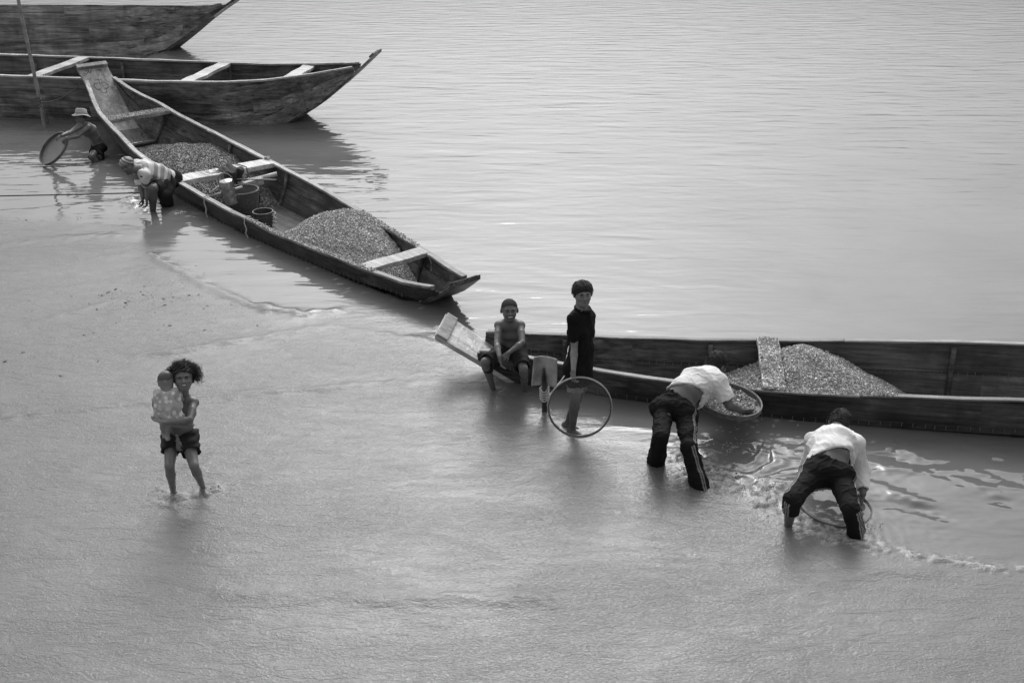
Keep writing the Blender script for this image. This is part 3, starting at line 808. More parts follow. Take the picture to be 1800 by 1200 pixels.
GRAVEL_P = gravel_mat('pale_gravel', .25, .95)
strewn('gravel_layer', 'pale gravel covering the thwart in the low right boat', RGT, S_R1, .185, 1500, GRAVEL_P, 23, .048)
def spill(name, label, B, s0, s1, side, n, mat, seed):
    rs = np.random.RandomState(seed); pts = []
    for _ in range(n):
        s = rs.uniform(s0, s1); pts.append((s, side * (stn(B, s, 1) - rs.uniform(-.02, .055)), stn(B, s, 2) + .038 + rs.uniform(0, .008)))
    v, f, tt = stones(pts, .005, .013, seed); o = mesh_np(name, v, f, mat, None, False, tt)
    o.location = B['o']; o.rotation_euler = (0, 0, B['rz']); return tag(o, label, 'gravel', None, 'stuff')
spill('gravel_spill', 'gravel spilt along the near rail of the diagonal boat', MID, S_T4 - .9, S_T3 + .2, -1, 500, GRAVEL, 31)
spill('gravel_spill', 'gravel spilt on the far rail of the diagonal boat', MID, S_T4 - .3, S_T3 - .2, 1, 260, GRAVEL, 32)
spill('gravel_spill', 'gravel spilt along the near rail of the low right boat', RGT, s_pk - .75, s_pk + .75, -1, 520, GRAVEL, 33)

# ------------------------------------------------------------------ mooring pole and ropes
pb = on_z(78, 224); pt_ = on_y(33, -2, 18.20)
dirp = nrm(pt_ - pb); top = pb + dirp * 4.6; low = pb - dirp * .5
mb = MB(); seg = np.linspace(0, 1, 60); rad = []; pts = []
for t in seg:
    pts.append(lerp(low, top, t) + np.array([.012 * math.sin(t * 9), 0, 0])); rad.append(.033 - .010 * t)
mb.tube(pts, rad, 10)
pole = mb.build('bamboo_pole', BAMBOO, None, True)
tag(pole, 'upright bamboo mooring pole standing in the water at the left', 'pole')
for t in np.arange(.08, 1, .075):
    p = lerp(low, top, t); a = nrm(top - low); X = nrm(np.cross(a, (0, 1, 0))); Y = np.cross(a, X)
    MB().lathe(p, [(.032 - .010 * t, -.008), (.037 - .010 * t, 0), (.032 - .010 * t, .008)], [X, Y, a], 10, .7).build('node_ring', BAMBOO, pole, True)
def hang(a, b, sag, n=24, wob=.0, seed=0):
    a, b = np.asarray(a, float), np.asarray(b, float); rs = np.random.RandomState(seed); ph = rs.rand(4) * 6
    return [lerp(a, b, t) - np.array([0, 0, sag * 4 * t * (1 - t)]) + wob * np.array([math.sin(t * 14 + ph[0]), math.sin(t * 11 + ph[1]), .6 * math.sin(t * 17 + ph[2])]) for t in np.linspace(0, 1, n)]
def rope(name, label, pts, r, mat=ROPE, n=6):
    return tag(MB().tube(pts, r, n).build(name, mat, None, True), label, 'rope')
pk1 = on_y(69, 182, lerp(pb, pt_, .19)[1] - .03)
coil = []
for k in range(40):
    a = k / 40 * 2 * math.pi * 4; p = pk1 + dirp * (-.10 + .22 * k / 40)
    coil.append(p + .037 * np.array([math.cos(a), math.sin(a), 0]))
end_m = wld(MID, -4.75, -.26, stn(MID, -4.75, 4))
rope('rope', 'thin rope from the bamboo pole to the painted board', coil + hang(pk1 + [.04, 0, .02], end_m, .10, 24, .004), .009, ROPE_D)
rope('rope', 'loose rope end hanging beside the bamboo pole', hang(pk1 + [.10, -.02, -.1], on_z(86, 222, -.05), .02, 14, .015, 4), .007, ROPE_D)
ra = wld(MID, S_T2 - .2, -stn(MID, S_T2, 1) - .03, stn(MID, S_T2, 2) + .05)
pts = hang(ra, on_y(268, 338, 13.75), .05, 12, .0) + hang(on_y(268, 338, 13.75), on_y(-900, 356, 13.4), .03, 60, .003)[1:]
rope('rope', 'long mooring line running left past the striped-shirt man', pts, .0095, ROPE_D)
rope('rope', 'short rope hanging over the side beneath the plank thwart', [ra + [0, 0, .0], ra + [-.01, -.02, -.02], ra + [-.03, -.03, -.12], ra + [-.05, -.04, -.30]], .010)
for s, ln, lab in ((S_T2 + .95, .34, 'frayed rope hanging over the side beside the wicker basket'), (S_T4 - .95, .30, 'rope hanging over the side at the rounded gravel heap')):
    a = wld(MID, s, -stn(MID, s, 1) - .032, stn(MID, s, 2) + .045)
    rope('rope', lab, hang(a + .09 * MID['n'], a, -.01, 5) + hang(a, a + [.02, -.02, -ln], 0, 10, .01, 5)[1:], .009)
a = wld(MID, S_T3 + .12, stn(MID, S_T3, 1) - .05, stn(MID, S_T3, 2) + .03)
rope('rope', 'thin cord dangling inside the hull by the last thwart', hang(a, a + np.array([.12, -.25, -.33]), .06, 14, .012, 8), .006)
a = wld(MID, S_T2 - .1, stn(MID, S_T2, 1) - .02, stn(MID, S_T2, 2) + .05)
knot = [a + .035 * np.array([math.cos(t * 1.3), math.sin(t), .6 * math.sin(t * 2.1)]) for t in np.linspace(0, 14, 50)]
rope('rope', 'knotted rope lashed at the far end of the plank thwart', knot, .010)

# ------------------------------------------------------------------ figures: bodies and clothes as one smooth surface each
def surface_nets(F, org, h):
    ins = F < 0
    nx_, ny_, nz_ = F.shape
    cnt = np.zeros((nx_ - 1, ny_ - 1, nz_ - 1), np.int8)
    for i in (0, 1):
        for j in (0, 1):
            for k in (0, 1): cnt += ins[i:nx_ - 1 + i, j:ny_ - 1 + j, k:nz_ - 1 + k]
    act = (cnt > 0) & (cnt < 8)
    I = np.argwhere(act)
    if not len(I): return np.zeros((0, 3)), np.zeros((0, 4), int)
    num = np.full(act.shape, -1, np.int64); num[act] = np.arange(len(I))
    C = [(i, j, k) for i in (0, 1) for j in (0, 1) for k in (0, 1)]
    val = {c: F[I[:, 0] + c[0], I[:, 1] + c[1], I[:, 2] + c[2]] for c in C}
    acc = np.zeros((len(I), 3)); n = np.zeros(len(I))
    for a in C:
        for ax in range(3):
            if a[ax] == 0:
                b = list(a); b[ax] = 1; b = tuple(b)
                va, vb = val[a], val[b]
                m_ = (va < 0) != (vb < 0)
                t = np.where(m_, va / np.where(m_, va - vb, 1), 0)
                p = np.tile(np.array(a, float), (len(I), 1)); p[:, ax] += t
                acc += p * m_[:, None]; n += m_
    vts = (I + acc / n[:, None]) * h + org
    Q = []
    for ax in range(3):
        b, c = [(1, 2), (2, 0), (0, 1)][ax]
        sa = [slice(None)] * 3; sb = [slice(None)] * 3
        sa[ax] = slice(0, -1); sb[ax] = slice(1, None)
        A, Bv = ins[tuple(sa)], ins[tuple(sb)]
        E_ = np.argwhere(A != Bv)
        E_ = E_[(E_[:, b] > 0) & (E_[:, c] > 0) & (E_[:, b] < F.shape[b] - 1) & (E_[:, c] < F.shape[c] - 1)]
        def cell(db, dc):
            e = E_.copy(); e[:, b] += db; e[:, c] += dc; return num[e[:, 0], e[:, 1], e[:, 2]]
        q = np.stack([cell(-1, -1), cell(0, -1), cell(0, 0), cell(-1, 0)], -1)
        flip = ~A[E_[:, 0], E_[:, 1], E_[:, 2]]
        q[flip] = q[flip][:, ::-1]
        Q.append(q)
    Q = np.concatenate(Q); return vts, Q[(Q >= 0).all(1)]

class Fig:
    """list of primitives blended into one distance field"""
    def __init__(s): s.p = []
    def cone(s, a, b, ra, rb, k=.018, clip=(), neg=False, g=0.0):
        a, b = np.asarray(a, float), np.asarray(b, float); R_ = max(ra, rb)
        s.p.append(('c', a, b, ra, rb, k, clip, neg, np.minimum(a, b) - R_, np.maximum(a, b) + R_)); return s
    def fcone(s, a, b, side, wa, da, wb, db, k=.03, clip=()):
        a, b = np.asarray(a, float), np.asarray(b, float); R_ = max(wa, da, wb, db)
        u = nrm(b - a); sd = nrm(np.asarray(side) - u * (np.asarray(side) @ u)); t = np.cross(u, sd)
        s.p.append(('f', (a, b, u, sd, t), (wa, da, wb, db), 0, 0, k, clip, False, np.minimum(a, b) - R_, np.maximum(a, b) + R_)); return s
    def ell(s, c, ax, r, k=.015, clip=(), neg=False):
        c = np.asarray(c, float); ax = np.asarray(ax, float); R_ = max(r)
        s.p.append(('e', c, ax, np.asarray(r, float), 0, k, clip, neg, c - R_, c + R_)); return s
    def ball(s, c, r, k=.015, clip=()): return s.cone(c, c, r, r, k, clip)
    def bounds(s): return np.min([q[8] for q in s.p if not q[7]], 0), np.max([q[9] for q in s.p if not q[7]], 0)
    def field(s, lo, shp, h, grow=0.0, clips=True):
        F = np.full(shp, 1.0, np.float32)
        X = [(lo[i] + h * np.arange(shp[i])).astype(np.float32) for i in range(3)]
        for kd, A, B_, ra, rb, k, clip, neg, bl, bh in s.p:
            mg = k + .03 + grow
            i0 = [int(np.clip(math.floor((bl[i] - mg - lo[i]) / h), 0, shp[i])) for i in range(3)]
            i1 = [int(np.clip(math.ceil((bh[i] + mg - lo[i]) / h) + 1, 0, shp[i])) for i in range(3)]
            if any(i1[i] <= i0[i] for i in range(3)): continue
            x, y, z = X[0][i0[0]:i1[0], None, None], X[1][None, i0[1]:i1[1], None], X[2][None, None, i0[2]:i1[2]]
            if kd == 'c':
                e = B_ - A; L2 = max(float(e @ e), 1e-9)
                t = np.clip(((x - A[0]) * e[0] + (y - A[1]) * e[1] + (z - A[2]) * e[2]) / L2, 0, 1)
                d = np.sqrt((x - A[0] - t * e[0]) ** 2 + (y - A[1] - t * e[1]) ** 2 + (z - A[2] - t * e[2]) ** 2) - (ra + (rb - ra) * t)
            elif kd == 'f':
                a, b, u, sd, tt = A; wa, da, wb, db = B_; L_ = np.linalg.norm(b - a)
                px, py, pz = x - a[0], y - a[1], z - a[2]
                al = px * u[0] + py * u[1] + pz * u[2]; t = np.clip(al / L_, 0, 1); ov = al - t * L_
                w = wa + (wb - wa) * t; dd = da + (db - da) * t; mn = np.minimum(w, dd)
                ps = (px * sd[0] + py * sd[1] + pz * sd[2]) / w; pt = (px * tt[0] + py * tt[1] + pz * tt[2]) / dd
                rad_ = np.sqrt(ps * ps + pt * pt + (ov / (mn * .7)) ** 2); d = (rad_ - 1) * mn
            else:
                px, py, pz = x - A[0], y - A[1], z - A[2]
                q = [(px * B_[i][0] + py * B_[i][1] + pz * B_[i][2]) / ra[i] for i in range(3)]
                k0 = np.sqrt(q[0] ** 2 + q[1] ** 2 + q[2] ** 2); k1 = np.sqrt((q[0] / ra[0]) ** 2 + (q[1] / ra[1]) ** 2 + (q[2] / ra[2]) ** 2)
                d = k0 * (k0 - 1) / np.maximum(k1, 1e-6)
            d = d - grow
            if clips:
                for (cp, cn) in clip:
                    d = np.maximum(d, (x - cp[0]) * cn[0] + (y - cp[1]) * cn[1] + (z - cp[2]) * cn[2])
            S = (slice(i0[0], i1[0]), slice(i0[1], i1[1]), slice(i0[2], i1[2]))
            f = F[S]
            if neg:
                hh = np.clip(.5 + .5 * (-d - f) / k, 0, 1); F[S] = f + (-d - f) * hh + k * hh * (1 - hh)
            else:
                hh = np.clip(.5 + .5 * (f - d) / k, 0, 1); F[S] = f + (d - f) * hh - k * hh * (1 - hh)
        return F, X
    def mesh(s, h, thick=0.0, fold=None, grow=0.0, region=None, out=None, cut=None, body=None, lift=.007):
        """region=(c,r): keep inside the ball; out=[(c,r)..]: keep outside; thick: hollow shell open at the clips"""
        lo, hi = s.bounds(); lo = lo - .04 - grow; hi = hi + .04 + grow
        if region: lo = np.maximum(lo, region[0] - region[1] - .02); hi = np.minimum(hi, region[0] + region[1] + .02)
        shp = [int(math.ceil((hi[i] - lo[i]) / h)) + 1 for i in range(3)]
        F, X = s.field(lo, shp, h, grow)
        x, y, z = X[0][:, None, None], X[1][None, :, None], X[2][None, None, :]
        if fold is not None: F = F + fold(x, y, z).astype(np.float32) * (np.abs(F) < .06)
        if thick or body is not None:
            G, _ = s.field(lo, shp, h, grow, False)
            if fold is not None: G = G + fold(x, y, z).astype(np.float32) * (np.abs(G) < .06)
        if body is not None:                                                # cloth never sinks into the body
            Bf, _ = body.field(lo, shp, h, lift)
            F = np.minimum(F, Bf + 3 * np.maximum(F - G - .003, 0) + 3 * np.maximum(G - .035, 0))
        if thick: F = np.maximum(F, -(np.minimum(G, F + .004) + max(thick, 2.5 * h)))
        if cut:
            for (cp, cn) in cut: F = np.maximum(F, (x - cp[0]) * cn[0] + (y - cp[1]) * cn[1] + (z - cp[2]) * cn[2])
        if region: F = np.maximum(F, np.sqrt((x - region[0][0]) ** 2 + (y - region[0][1]) ** 2 + (z - region[0][2]) ** 2) - region[1])
        for c, r in (out or []): F = np.maximum(F, r - np.sqrt((x - c[0]) ** 2 + (y - c[1]) ** 2 + (z - c[2]) ** 2))
        return surface_nets(F, lo, h)
def folds(amp, freq, seed, stretch=(1, 1, 1), n=10):
    def f(x, y, z): return amp * noise3(x * stretch[0], y * stretch[1], z * stretch[2], freq, seed, n)
    return f

SKIN = {}
def frame(fwd, up):
    f = nrm(fwd); u = nrm(np.asarray(up) - f * (np.asarray(up) @ f)); s = np.cross(f, u)     # s = the figure's right
    return s, f, u
class Person:
    """joints in world space; dims scale with height H"""
    def __init__(s, H): s.H = H; s.J = {}; s.fig = Fig(); s.spots = []; s.fine = []; s.lm = 1.0; s.tw = 1.0
    def torso(s, F, g=0.0, clip=(), k=.03, top=True, fat=1.0):
        J, H = s.J, s.H
        P, C = J['pelvis'], J['chest']; hs = nrm(J['hipR'] - J['hipL']); ss = nrm(J['shR'] - J['shL'])
        up = C - P; L_ = np.linalg.norm(up); bend = J.get('bend', np.zeros(3))
        w1 = P + up * .36 + bend; w2 = P + up * .70 + bend * .8
        W = s.tw
        F.fcone(P - nrm(up) * .012 * H, w1, hs, .092 * H * fat * W + g, .066 * H * fat * W + g, .079 * H * fat * W + g, .058 * H * fat * W + g, k, clip)
        F.fcone(w1, w2, hs + ss, .079 * H * fat * W + g, .058 * H * fat * W + g, .098 * H * W + g, .066 * H * W + g, k, clip)
        F.fcone(w2, C - nrm(up) * .005 * H, ss, .098 * H * W + g, .066 * H * W + g, .080 * H * W + g, .046 * H * W + g, k, clip)
        if top:
            for sh in ('shL', 'shR'): F.cone(lerp(C, J[sh], .25) , J[sh], .038 * H + g, .034 * H + g, k, clip)
        return s
    def butt(s, F, g=0.0, clip=(), k=.03):
        J, H = s.J, s.H; back = J['back']
        for q in ('hipL', 'hipR'): F.ball(J[q] + back * .024 * H, .057 * H + g, k, clip)
    def arm(s, F, sd, g=0.0, clip=(), upto=2, k=.009, m=1.0):
        J, H = s.J, s.H; a, b, c = J['sh' + sd], J['el' + sd], J['wr' + sd]
        F.ball(a, .0345 * H * m + g, k * 2, clip)
        F.cone(a, lerp(a, b, .45), .033 * H * m + g, .031 * H * m + g, k, clip); F.cone(lerp(a, b, .45), b, .031 * H * m + g, .0235 * H * m + g, k, clip)
        if upto > 1:
            F.cone(b, lerp(b, c, .3), .0235 * H * m + g, .0265 * H * m + g, k, clip); F.cone(lerp(b, c, .3), c, .0265 * H * m + g, .0165 * H * m + g, k, clip)
    def leg(s, F, sd, g=0.0, clip=(), upto=2, k=.010, m=1.0, foot=True):
        J, H = s.J, s.H; a, b, c = J['hip' + sd], J['kn' + sd], J['an' + sd]
        F.cone(a, lerp(a, b, .4), .060 * H * m + g, .053 * H * m + g, k, clip); F.cone(lerp(a, b, .4), b, .053 * H * m + g, .0375 * H * m + g, k, clip)
        if upto > 1:
            bk = nrm(np.cross(np.cross(c - b, b - a), c - b) + 1e-6) if np.linalg.norm(np.cross(c - b, b - a)) > 1e-4 else np.zeros(3)
            calf = lerp(b, c, .3) + bk * .0
            F.cone(b, calf, .0365 * H * m + g, .0375 * H * m + g, k, clip); F.cone(calf, lerp(b, c, .75), .0375 * H * m + g, .025 * H * m + g, k, clip); F.cone(lerp(b, c, .75), c, .025 * H * m + g, .021 * H * m + g, k, clip)
            if foot and 'toe' + sd in J:
                t = J['toe' + sd]; F.cone(c + [0, 0, -.012 * H], lerp(c, t, .6) + [0, 0, -.012 * H], .023 * H, .021 * H, k); F.fcone(lerp(c, t, .55) + [0, 0, -.014 * H], t + [0, 0, -.014 * H], np.cross(t - c, (0, 0, 1)), .030 * H, .016 * H, .030 * H, .011 * H, .012)
                F.ball(c + nrm(c - t) * .018 * H + [0, 0, -.014 * H], .020 * H, .012)
    def neck(s, F, r=.036):
        h = s.J['head']; fr = s.J['hf']; F.cone(s.J['chest'] + nrm(s.J['chest'] - s.J['pelvis']) * .0, h - fr[2] * s.hh * .22 - fr[1] * s.hh * .10, r * s.H * 1.15, r * s.H, .03)
    def head(s, F, face=True, jaw=1.0):
        c, (sx, fw, up), hh = s.J['head'], s.J['hf'], s.hh
        A = [sx, fw, up]; p = lambda x, y, z: c + (sx * x + fw * y + up * z) * hh
        s.hp = p
        F.ell(p(0, -.07, .13), A, np.array((.345, .41, .36)) * hh, .03)
        F.ell(p(0, .10, -.13), A, np.array((.275 * jaw, .285, .33)) * hh, .035)
        F.ell(p(0, .20, -.36), A, np.array((.15 * jaw, .14, .115)) * hh, .03)
        if face:
            F.ell(p(0, .33, .075), A, np.array((.22, .055, .05)) * hh, .018)
            for q in (-1, 1):
                F.ell(p(q * .155, .275, -.11), A, np.array((.10, .095, .09)) * hh, .018)
                F.ell(p(q * .145, .385, .0), A, np.array((.085, .06, .055)) * hh, .012, (), True)
                F.ell(p(q * .145, .315, .0), A, np.array((.075, .055, .048)) * hh, .006)
            F.cone(p(0, .365, .03), p(0, .448, -.115), .030 * hh, .056 * hh, .010)
            for q in (-1, 1): F.ball(p(q * .055, .39, -.125), .038 * hh, .008)
            F.ell(p(0, .355, -.215), A, np.array((.11, .05, .028)) * hh, .008); F.ell(p(0, .345, -.275), A, np.array((.095, .05, .030)) * hh, .008)
        for q in (-1, 1):
            e2 = nrm(up - fw * .15 + sx * q * .08); e1 = nrm(fw + sx * q * .40 - e2 * ((fw + sx * q * .40) @ e2)); e0 = np.cross(e1, e2)
            F.ell(p(q * .360, -.05, -.03), [e0, e1, e2], np.array((.028, .072, .115)) * hh, .008)
        s.fine.append((c, .60 * hh, .0042))
    def hand(s, F, sd, d, n, curl=(.5, .6, .4), spread=.10, thumb=.6, scale=1.0, cen=True):
        """d fingers' direction, n out of the palm; thumb leaves the side of the palm"""
        H = s.H; w = s.J['wr' + sd]; d = nrm(d); n = nrm(np.asarray(n) - d * (np.asarray(n) @ d)); l = np.cross(d, n)
        if sd == 'R': l = -l                                              # l points to the thumb side
        Lh = .108 * H * scale; r = .047 * Lh
        kn = w + d * Lh * .50
        F.fcone(w + d * Lh * .06, kn - d * Lh * .06, l, .15 * Lh, .085 * Lh, .215 * Lh, .065 * Lh, .010)
        for i, (o, ln) in enumerate(((.165, .43), (.055, .48), (-.055, .45), (-.16, .35))):
            p = kn + l * o * Lh; dd = nrm(d + l * o * spread * 4); a = 0
            for j, fr in enumerate((.44, .32, .24)):
                a += curl[j]; v = dd * math.cos(a) + n * math.sin(a)
                q = p + v * ln * Lh * fr; F.cone(p, q, r * (1.08 - .13 * j), r * (1.0 - .15 * j), .004); p = q
        p = w + d * Lh * .14 + l * .11 * Lh
        v1 = nrm(d * .75 + l * .75 + n * thumb * .5); v2 = nrm(d * .95 + l * .25 + n * thumb)
        q = p + v1 * .24 * Lh; F.cone(p, q, r * 1.5, r * 1.2, .008); F.cone(q, q + v2 * .24 * Lh, r * 1.2, r * .95, .004)
        s.fine.append((w + d * Lh * .55, Lh * .72, .0040))
    def build(s, mat, name='person', h=.0074, spots=()):
        """one continuous body; finer sampling about the head and hands"""
        regs = []
        for c, r, hh_ in s.fine: regs.append((np.asarray(c), r, hh_))
        V_, Q_ = [], []; n = 0
        o = [(c, r - .014) for c, r, _ in regs]
        v, q = s.fig.mesh(h, out=o); V_.append(v); Q_.append(q + n); n += len(v)
        for i, (c, r, hh_) in enumerate(regs):
            v, q = s.fig.mesh(hh_, region=(c, r), out=o[:i]); V_.append(v); Q_.append(q + n); n += len(v)
        v = np.concatenate(V_); q = np.concatenate(Q_)
        col = np.ones(len(v)); col *= 1 + .06 * noise3(v[:, 0], v[:, 1], v[:, 2], 6, 5)
        for c, r, val in s.spots:
            c = np.asarray(c); 
            if np.isscalar(r): dd = np.linalg.norm(v - c, axis=1) / r
            else:
                A = s.J['hf']; dd = np.sqrt(sum((((v - c) @ A[i]) / r[i]) ** 2 for i in range(3)))
            w = np.clip(1.4 - dd * 1.0, 0, 1); w = w * w * (3 - 2 * w); col = col * (1 - w) + col * val * w
        if getattr(s, 'crop', None):                                        # hair cropped to stubble: the scalp itself is darker
            A = s.J['hf']; L_ = np.stack([(v - s.J['head']) @ A[i] for i in range(3)], 1) / s.hh
            ln, val = s.crop
            e = L_[:, 2] - (ln + .30 * np.clip(.22 - L_[:, 1], -.1, .3) * -1.25 - .25 * np.clip(-L_[:, 1], 0, .5))
            w = np.clip(e / .10 + .5, 0, 1) * ((np.abs(L_[:, 0]) < .335) | (L_[:, 2] > .12)) * (np.linalg.norm(L_, axis=1) < .75); col = col * (1 - w) + col * val * w
        s.root = mesh_np(name, v, q, mat, None, True, col)
        return s.root
    def wear(s, name, F, mat, h=.0070, thick=.011, fold=None, colf=None, cut=None, over=None):
        Bd = None
        if over:
            Bd = Fig()
            if 't' in over: s.torso(Bd, top='s' in over)
            if 'b' in over: s.butt(Bd)
            if 'l' in over:
                for sd_ in 'LR': s.leg(Bd, sd_, foot=False, m=s.lm)
        v, q = F.mesh(h, thick, fold, cut=cut, body=Bd)
        col = np.ones(len(v)) if colf is None else colf(v)
        return mesh_np(name, v, q, mat, s.root, True, col)
    def blob(s, name, prims, mat, h=.003, col=1.0, fold=None):
        F = Fig(); prims(F); v, q = F.mesh(h, 0, fold)
        return mesh_np(name, v, q, mat, s.root, True, np.full(len(v), col))
    def eyes(s, look=(0, 0), white=.55, sq=.75):
        sx, fw, up = s.J['hf']; hh = s.hh; p = s.hp
        for q in (-1, 1):
            c = p(q * .145, .335, .0); n_, m_ = 12, 8; P = []; Cc = []; f = []
            r = .052 * hh
            for i in range(m_ + 1):
                th = math.pi * .5 * i / m_
                for k in range(n_):
                    a = 2 * math.pi * k / n_
                    x, z, y = math.sin(th) * math.cos(a), math.sin(th) * math.sin(a), math.cos(th)
                    P.append(c + (sx * x * 1.25 + up * z * sq + fw * y * .72) * r); dd = math.hypot(x - look[0], (z - look[1]) * .9); Cc.append(.035 if dd < .52 else white)
            for i in range(m_):
                for k in range(n_): f.append((i * n_ + k, i * n_ + (k + 1) % n_, (i + 1) * n_ + (k + 1) % n_, (i + 1) * n_ + k))
            mesh_np('eye', P, [t[::-1] for t in f], EYE, s.root, True, Cc)
    def brows(s, mat, low=0.0, th=.020, tilt=0.0):
        p = s.hp; hh = s.hh
        for q in (-1, 1):
            pts = [p(q * x, y, z + low + tilt * (x - .15)) for x, y, z in ((.045, .378, .066), (.10, .375, .084), (.17, .345, .092), (.235, .285, .070))]
            MB().tube(pts, [th * hh, th * hh * 1.15, th * hh, th * hh * .5], 6, flat=1).build('eyebrow', mat, s.root, True)
    def mouth(s, teeth=False, open_=.02, wide=.085, z=-.245):
        p = s.hp; hh = s.hh; A = s.J['hf']
        if teeth:
            s.blob('lips', lambda F: F.ell(p(0, .358, z), A, np.array((wide * 1.28, .052, open_ * 1.9)) * hh, .002), LIPS, .0022)
            s.blob('teeth', lambda F: F.ell(p(0, .374, z + .004), A, np.array((wide, .046, open_)) * hh, .002), TEETH, .002)
        else:
            s.blob('lips', lambda F: F.cone(p(-wide, .362, z), p(0, .402, z), .009 * hh, .012 * hh, .003).cone(p(wide, .362, z), p(0, .402, z), .009 * hh, .012 * hh, .003), LIPS, .0022)
    def cap_hair(s, mat, grow=.045, line=.12, back=-.25, seed=0, amp=.0015, freq=70, side=-.08, h=.0042, front=.30, nape=True):
        """short hair: a shell over the skull above the hairline"""
        p = s.hp; sx, fw, up = s.J['hf']; hh = s.hh; A = [sx, fw, up]
        F = Fig()
        n1 = nrm(-up * .80 + fw * .62); c1 = p(0, front, line)                # hairline plane over the brow, runs down behind the ears
        F.ell(p(0, -.07, .13), A, (np.array((.345, .41, .36)) + grow) * hh, .02, [(c1, n1)])
        if nape: F.ell(p(0, -.22, -.02), A, (np.array((.275, .24, .30)) + grow * .8) * hh, .02, [(p(0, -.13, 0), fw), (p(0, 0, back), -up)])
        v, q = F.mesh(h, 0, folds(amp, freq, seed, (1, 1, 1), 16))
        return mesh_np('hair', v, q, mat, s.root, True, np.ones(len(v)))
EYE = plain('eye', 1.0, .15, .02, 20, 0, .001, 0, .6, True)
TEETH = plain('teeth', .72, .3, .05, 60, .05)
LIPS = plain('lips', .055, .45, .2, 60, .1)
HAIR = plain('black_hair', .022, .5, .5, 70, .9, .012)
HAIR_B = plain('brown_hair', .030, .55, .5, 60, .9, .012)
STUB = plain('cropped_hair', .050, .85, .35, 150, .6, .004, 0, .2)
SK1, SK2, SK3, SK4 = skin('skin', .18), skin('skin_dark', .145), skin('skin_deep', .12), skin('skin_tan', .23)
WHITE = cloth('white_cotton', .76, .08); BLACK = cloth('black_jersey', .010, .2); NAVY = cloth('dark_trousers', .011, .2); SHORT = cloth('dark_shorts', .026, .25); GREYS = cloth('grey_shorts', .21, .15); STRIPE = cloth('striped_jersey', 1.0, .05)
FLOPPY = cloth('hat_cotton', .42, .12)
def length_report(n, p):
    J = p.J; d = lambda a, b: round(float(np.linalg.norm(J[a] - J[b]) / p.H), 3)
    print(n, 'torso', d('pelvis', 'chest'), 'arms', [(d('sh' + q, 'el' + q), d('el' + q, 'wr' + q)) for q in 'LR'], 'legs', [(d('hip' + q, 'kn' + q), d('kn' + q, 'an' + q)) for q in 'LR'], 'sh', d('shL', 'shR'))

def crease(a1, f1, a2, f2, seed, st=(1, 1, 1)):
    """soft folds with sharper creases on top"""
    def f(x, y, z):
        n1 = noise3(x * st[0], y * st[1], z * st[2], f1, seed, 9); n2 = noise3(x * st[0], y * st[1], z * st[2], f2, seed + 5, 9)
        return a1 * n1 - a2 * np.clip(1 - 1.6 * np.abs(n2), -.3, 1)
    return f
def tufts(p, mat, n, ln, seed, lo=-.15, fwdcut=.55, rad=.0017, lay=.75):
    """short hair lying over the skull"""
    rs = np.random.RandomState(seed); mb = MB(); sx, fw, up = p.J['hf']
    for i in range(n):
        a = rs.uniform(0, 6.283); e = math.asin(rs.uniform(lo, 1)); dv = np.array([math.cos(a) * math.cos(e), math.sin(a) * math.cos(e), math.sin(e)])
        if dv[1] > fwdcut and dv[2] < .36: continue
        if dv[1] > .1 and dv[2] < .15: continue
        c0 = p.hp(dv[0] * .385, -.07 + dv[1] * .45, .13 + dv[2] * .395); dw = sx * dv[0] + fw * dv[1] + up * dv[2]
        tg = fw * .5 - up * .5 + sx * dv[0] * .6 + rs.randn(3) * .35; tg = nrm(tg - dw * (tg @ dw)); L_ = ln * rs.uniform(.5, 1.1)
        mb.tube([c0 + tg * L_ * t * lay + dw * L_ * (.55 * t - .45 * t * t) for t in np.linspace(0, 1, 5)], np.linspace(rad, rad * .4, 5), 3, caps=False)
    return tag(mb.build('hair_strands', mat, p.root, True), kind='stuff')

UPZ = V(0, 0, 1)
def pl(p, n): return (np.asarray(p, float), nrm(n))
def camdir(p): return nrm(_O - np.asarray(p))
def legstripes(p, base_sd, width=.006, gap=.017, n=3, bright=11.0, sgn=1, tmin=.0, bk_=.9):
    def f(v):
        col = np.ones(len(v))
        for sd in base_sd:
            J = p.J; hip, kn, an = J['hip' + sd], J['kn' + sd], J['an' + sd]
            out0 = nrm(J['hip' + sd] - J['hip' + ('L' if sd == 'R' else 'R')])
            best = np.full(len(v), 9.0); arc = np.zeros(len(v))
            for a, b in ((hip + nrm(hip - kn) * .08, kn), (kn, an)):
                u = nrm(b - a); L_ = np.linalg.norm(b - a); q = v - a; t = q @ u
                r = q - np.outer(t, u); d = np.linalg.norm(r, axis=1)
                o = nrm(out0 - u * (out0 @ u) + J['back'] * bk_); o = nrm(o - u * (o @ u)); w = np.cross(u, o)
                ph = np.arctan2(r @ w, r @ o)
                ok = (t > -.02) & (t < L_ + .01) & (d < .14) & (d < best)
                best = np.where(ok, d, best); arc = np.where(ok, ph * d, arc * 1.0)
            m_ = np.zeros(len(v))
            for k in range(n): m_ = np.maximum(m_, np.clip((width - np.abs(arc - (k - (n - 1) / 2) * gap)) / .003 + .5, 0, 1))
            m_ = np.where(best < 8, m_, 0)
            other = 'L' if sd == 'R' else 'R'
            col = col * (1 + (bright - 1) * m_ * (best < 1))
        return col
    return f

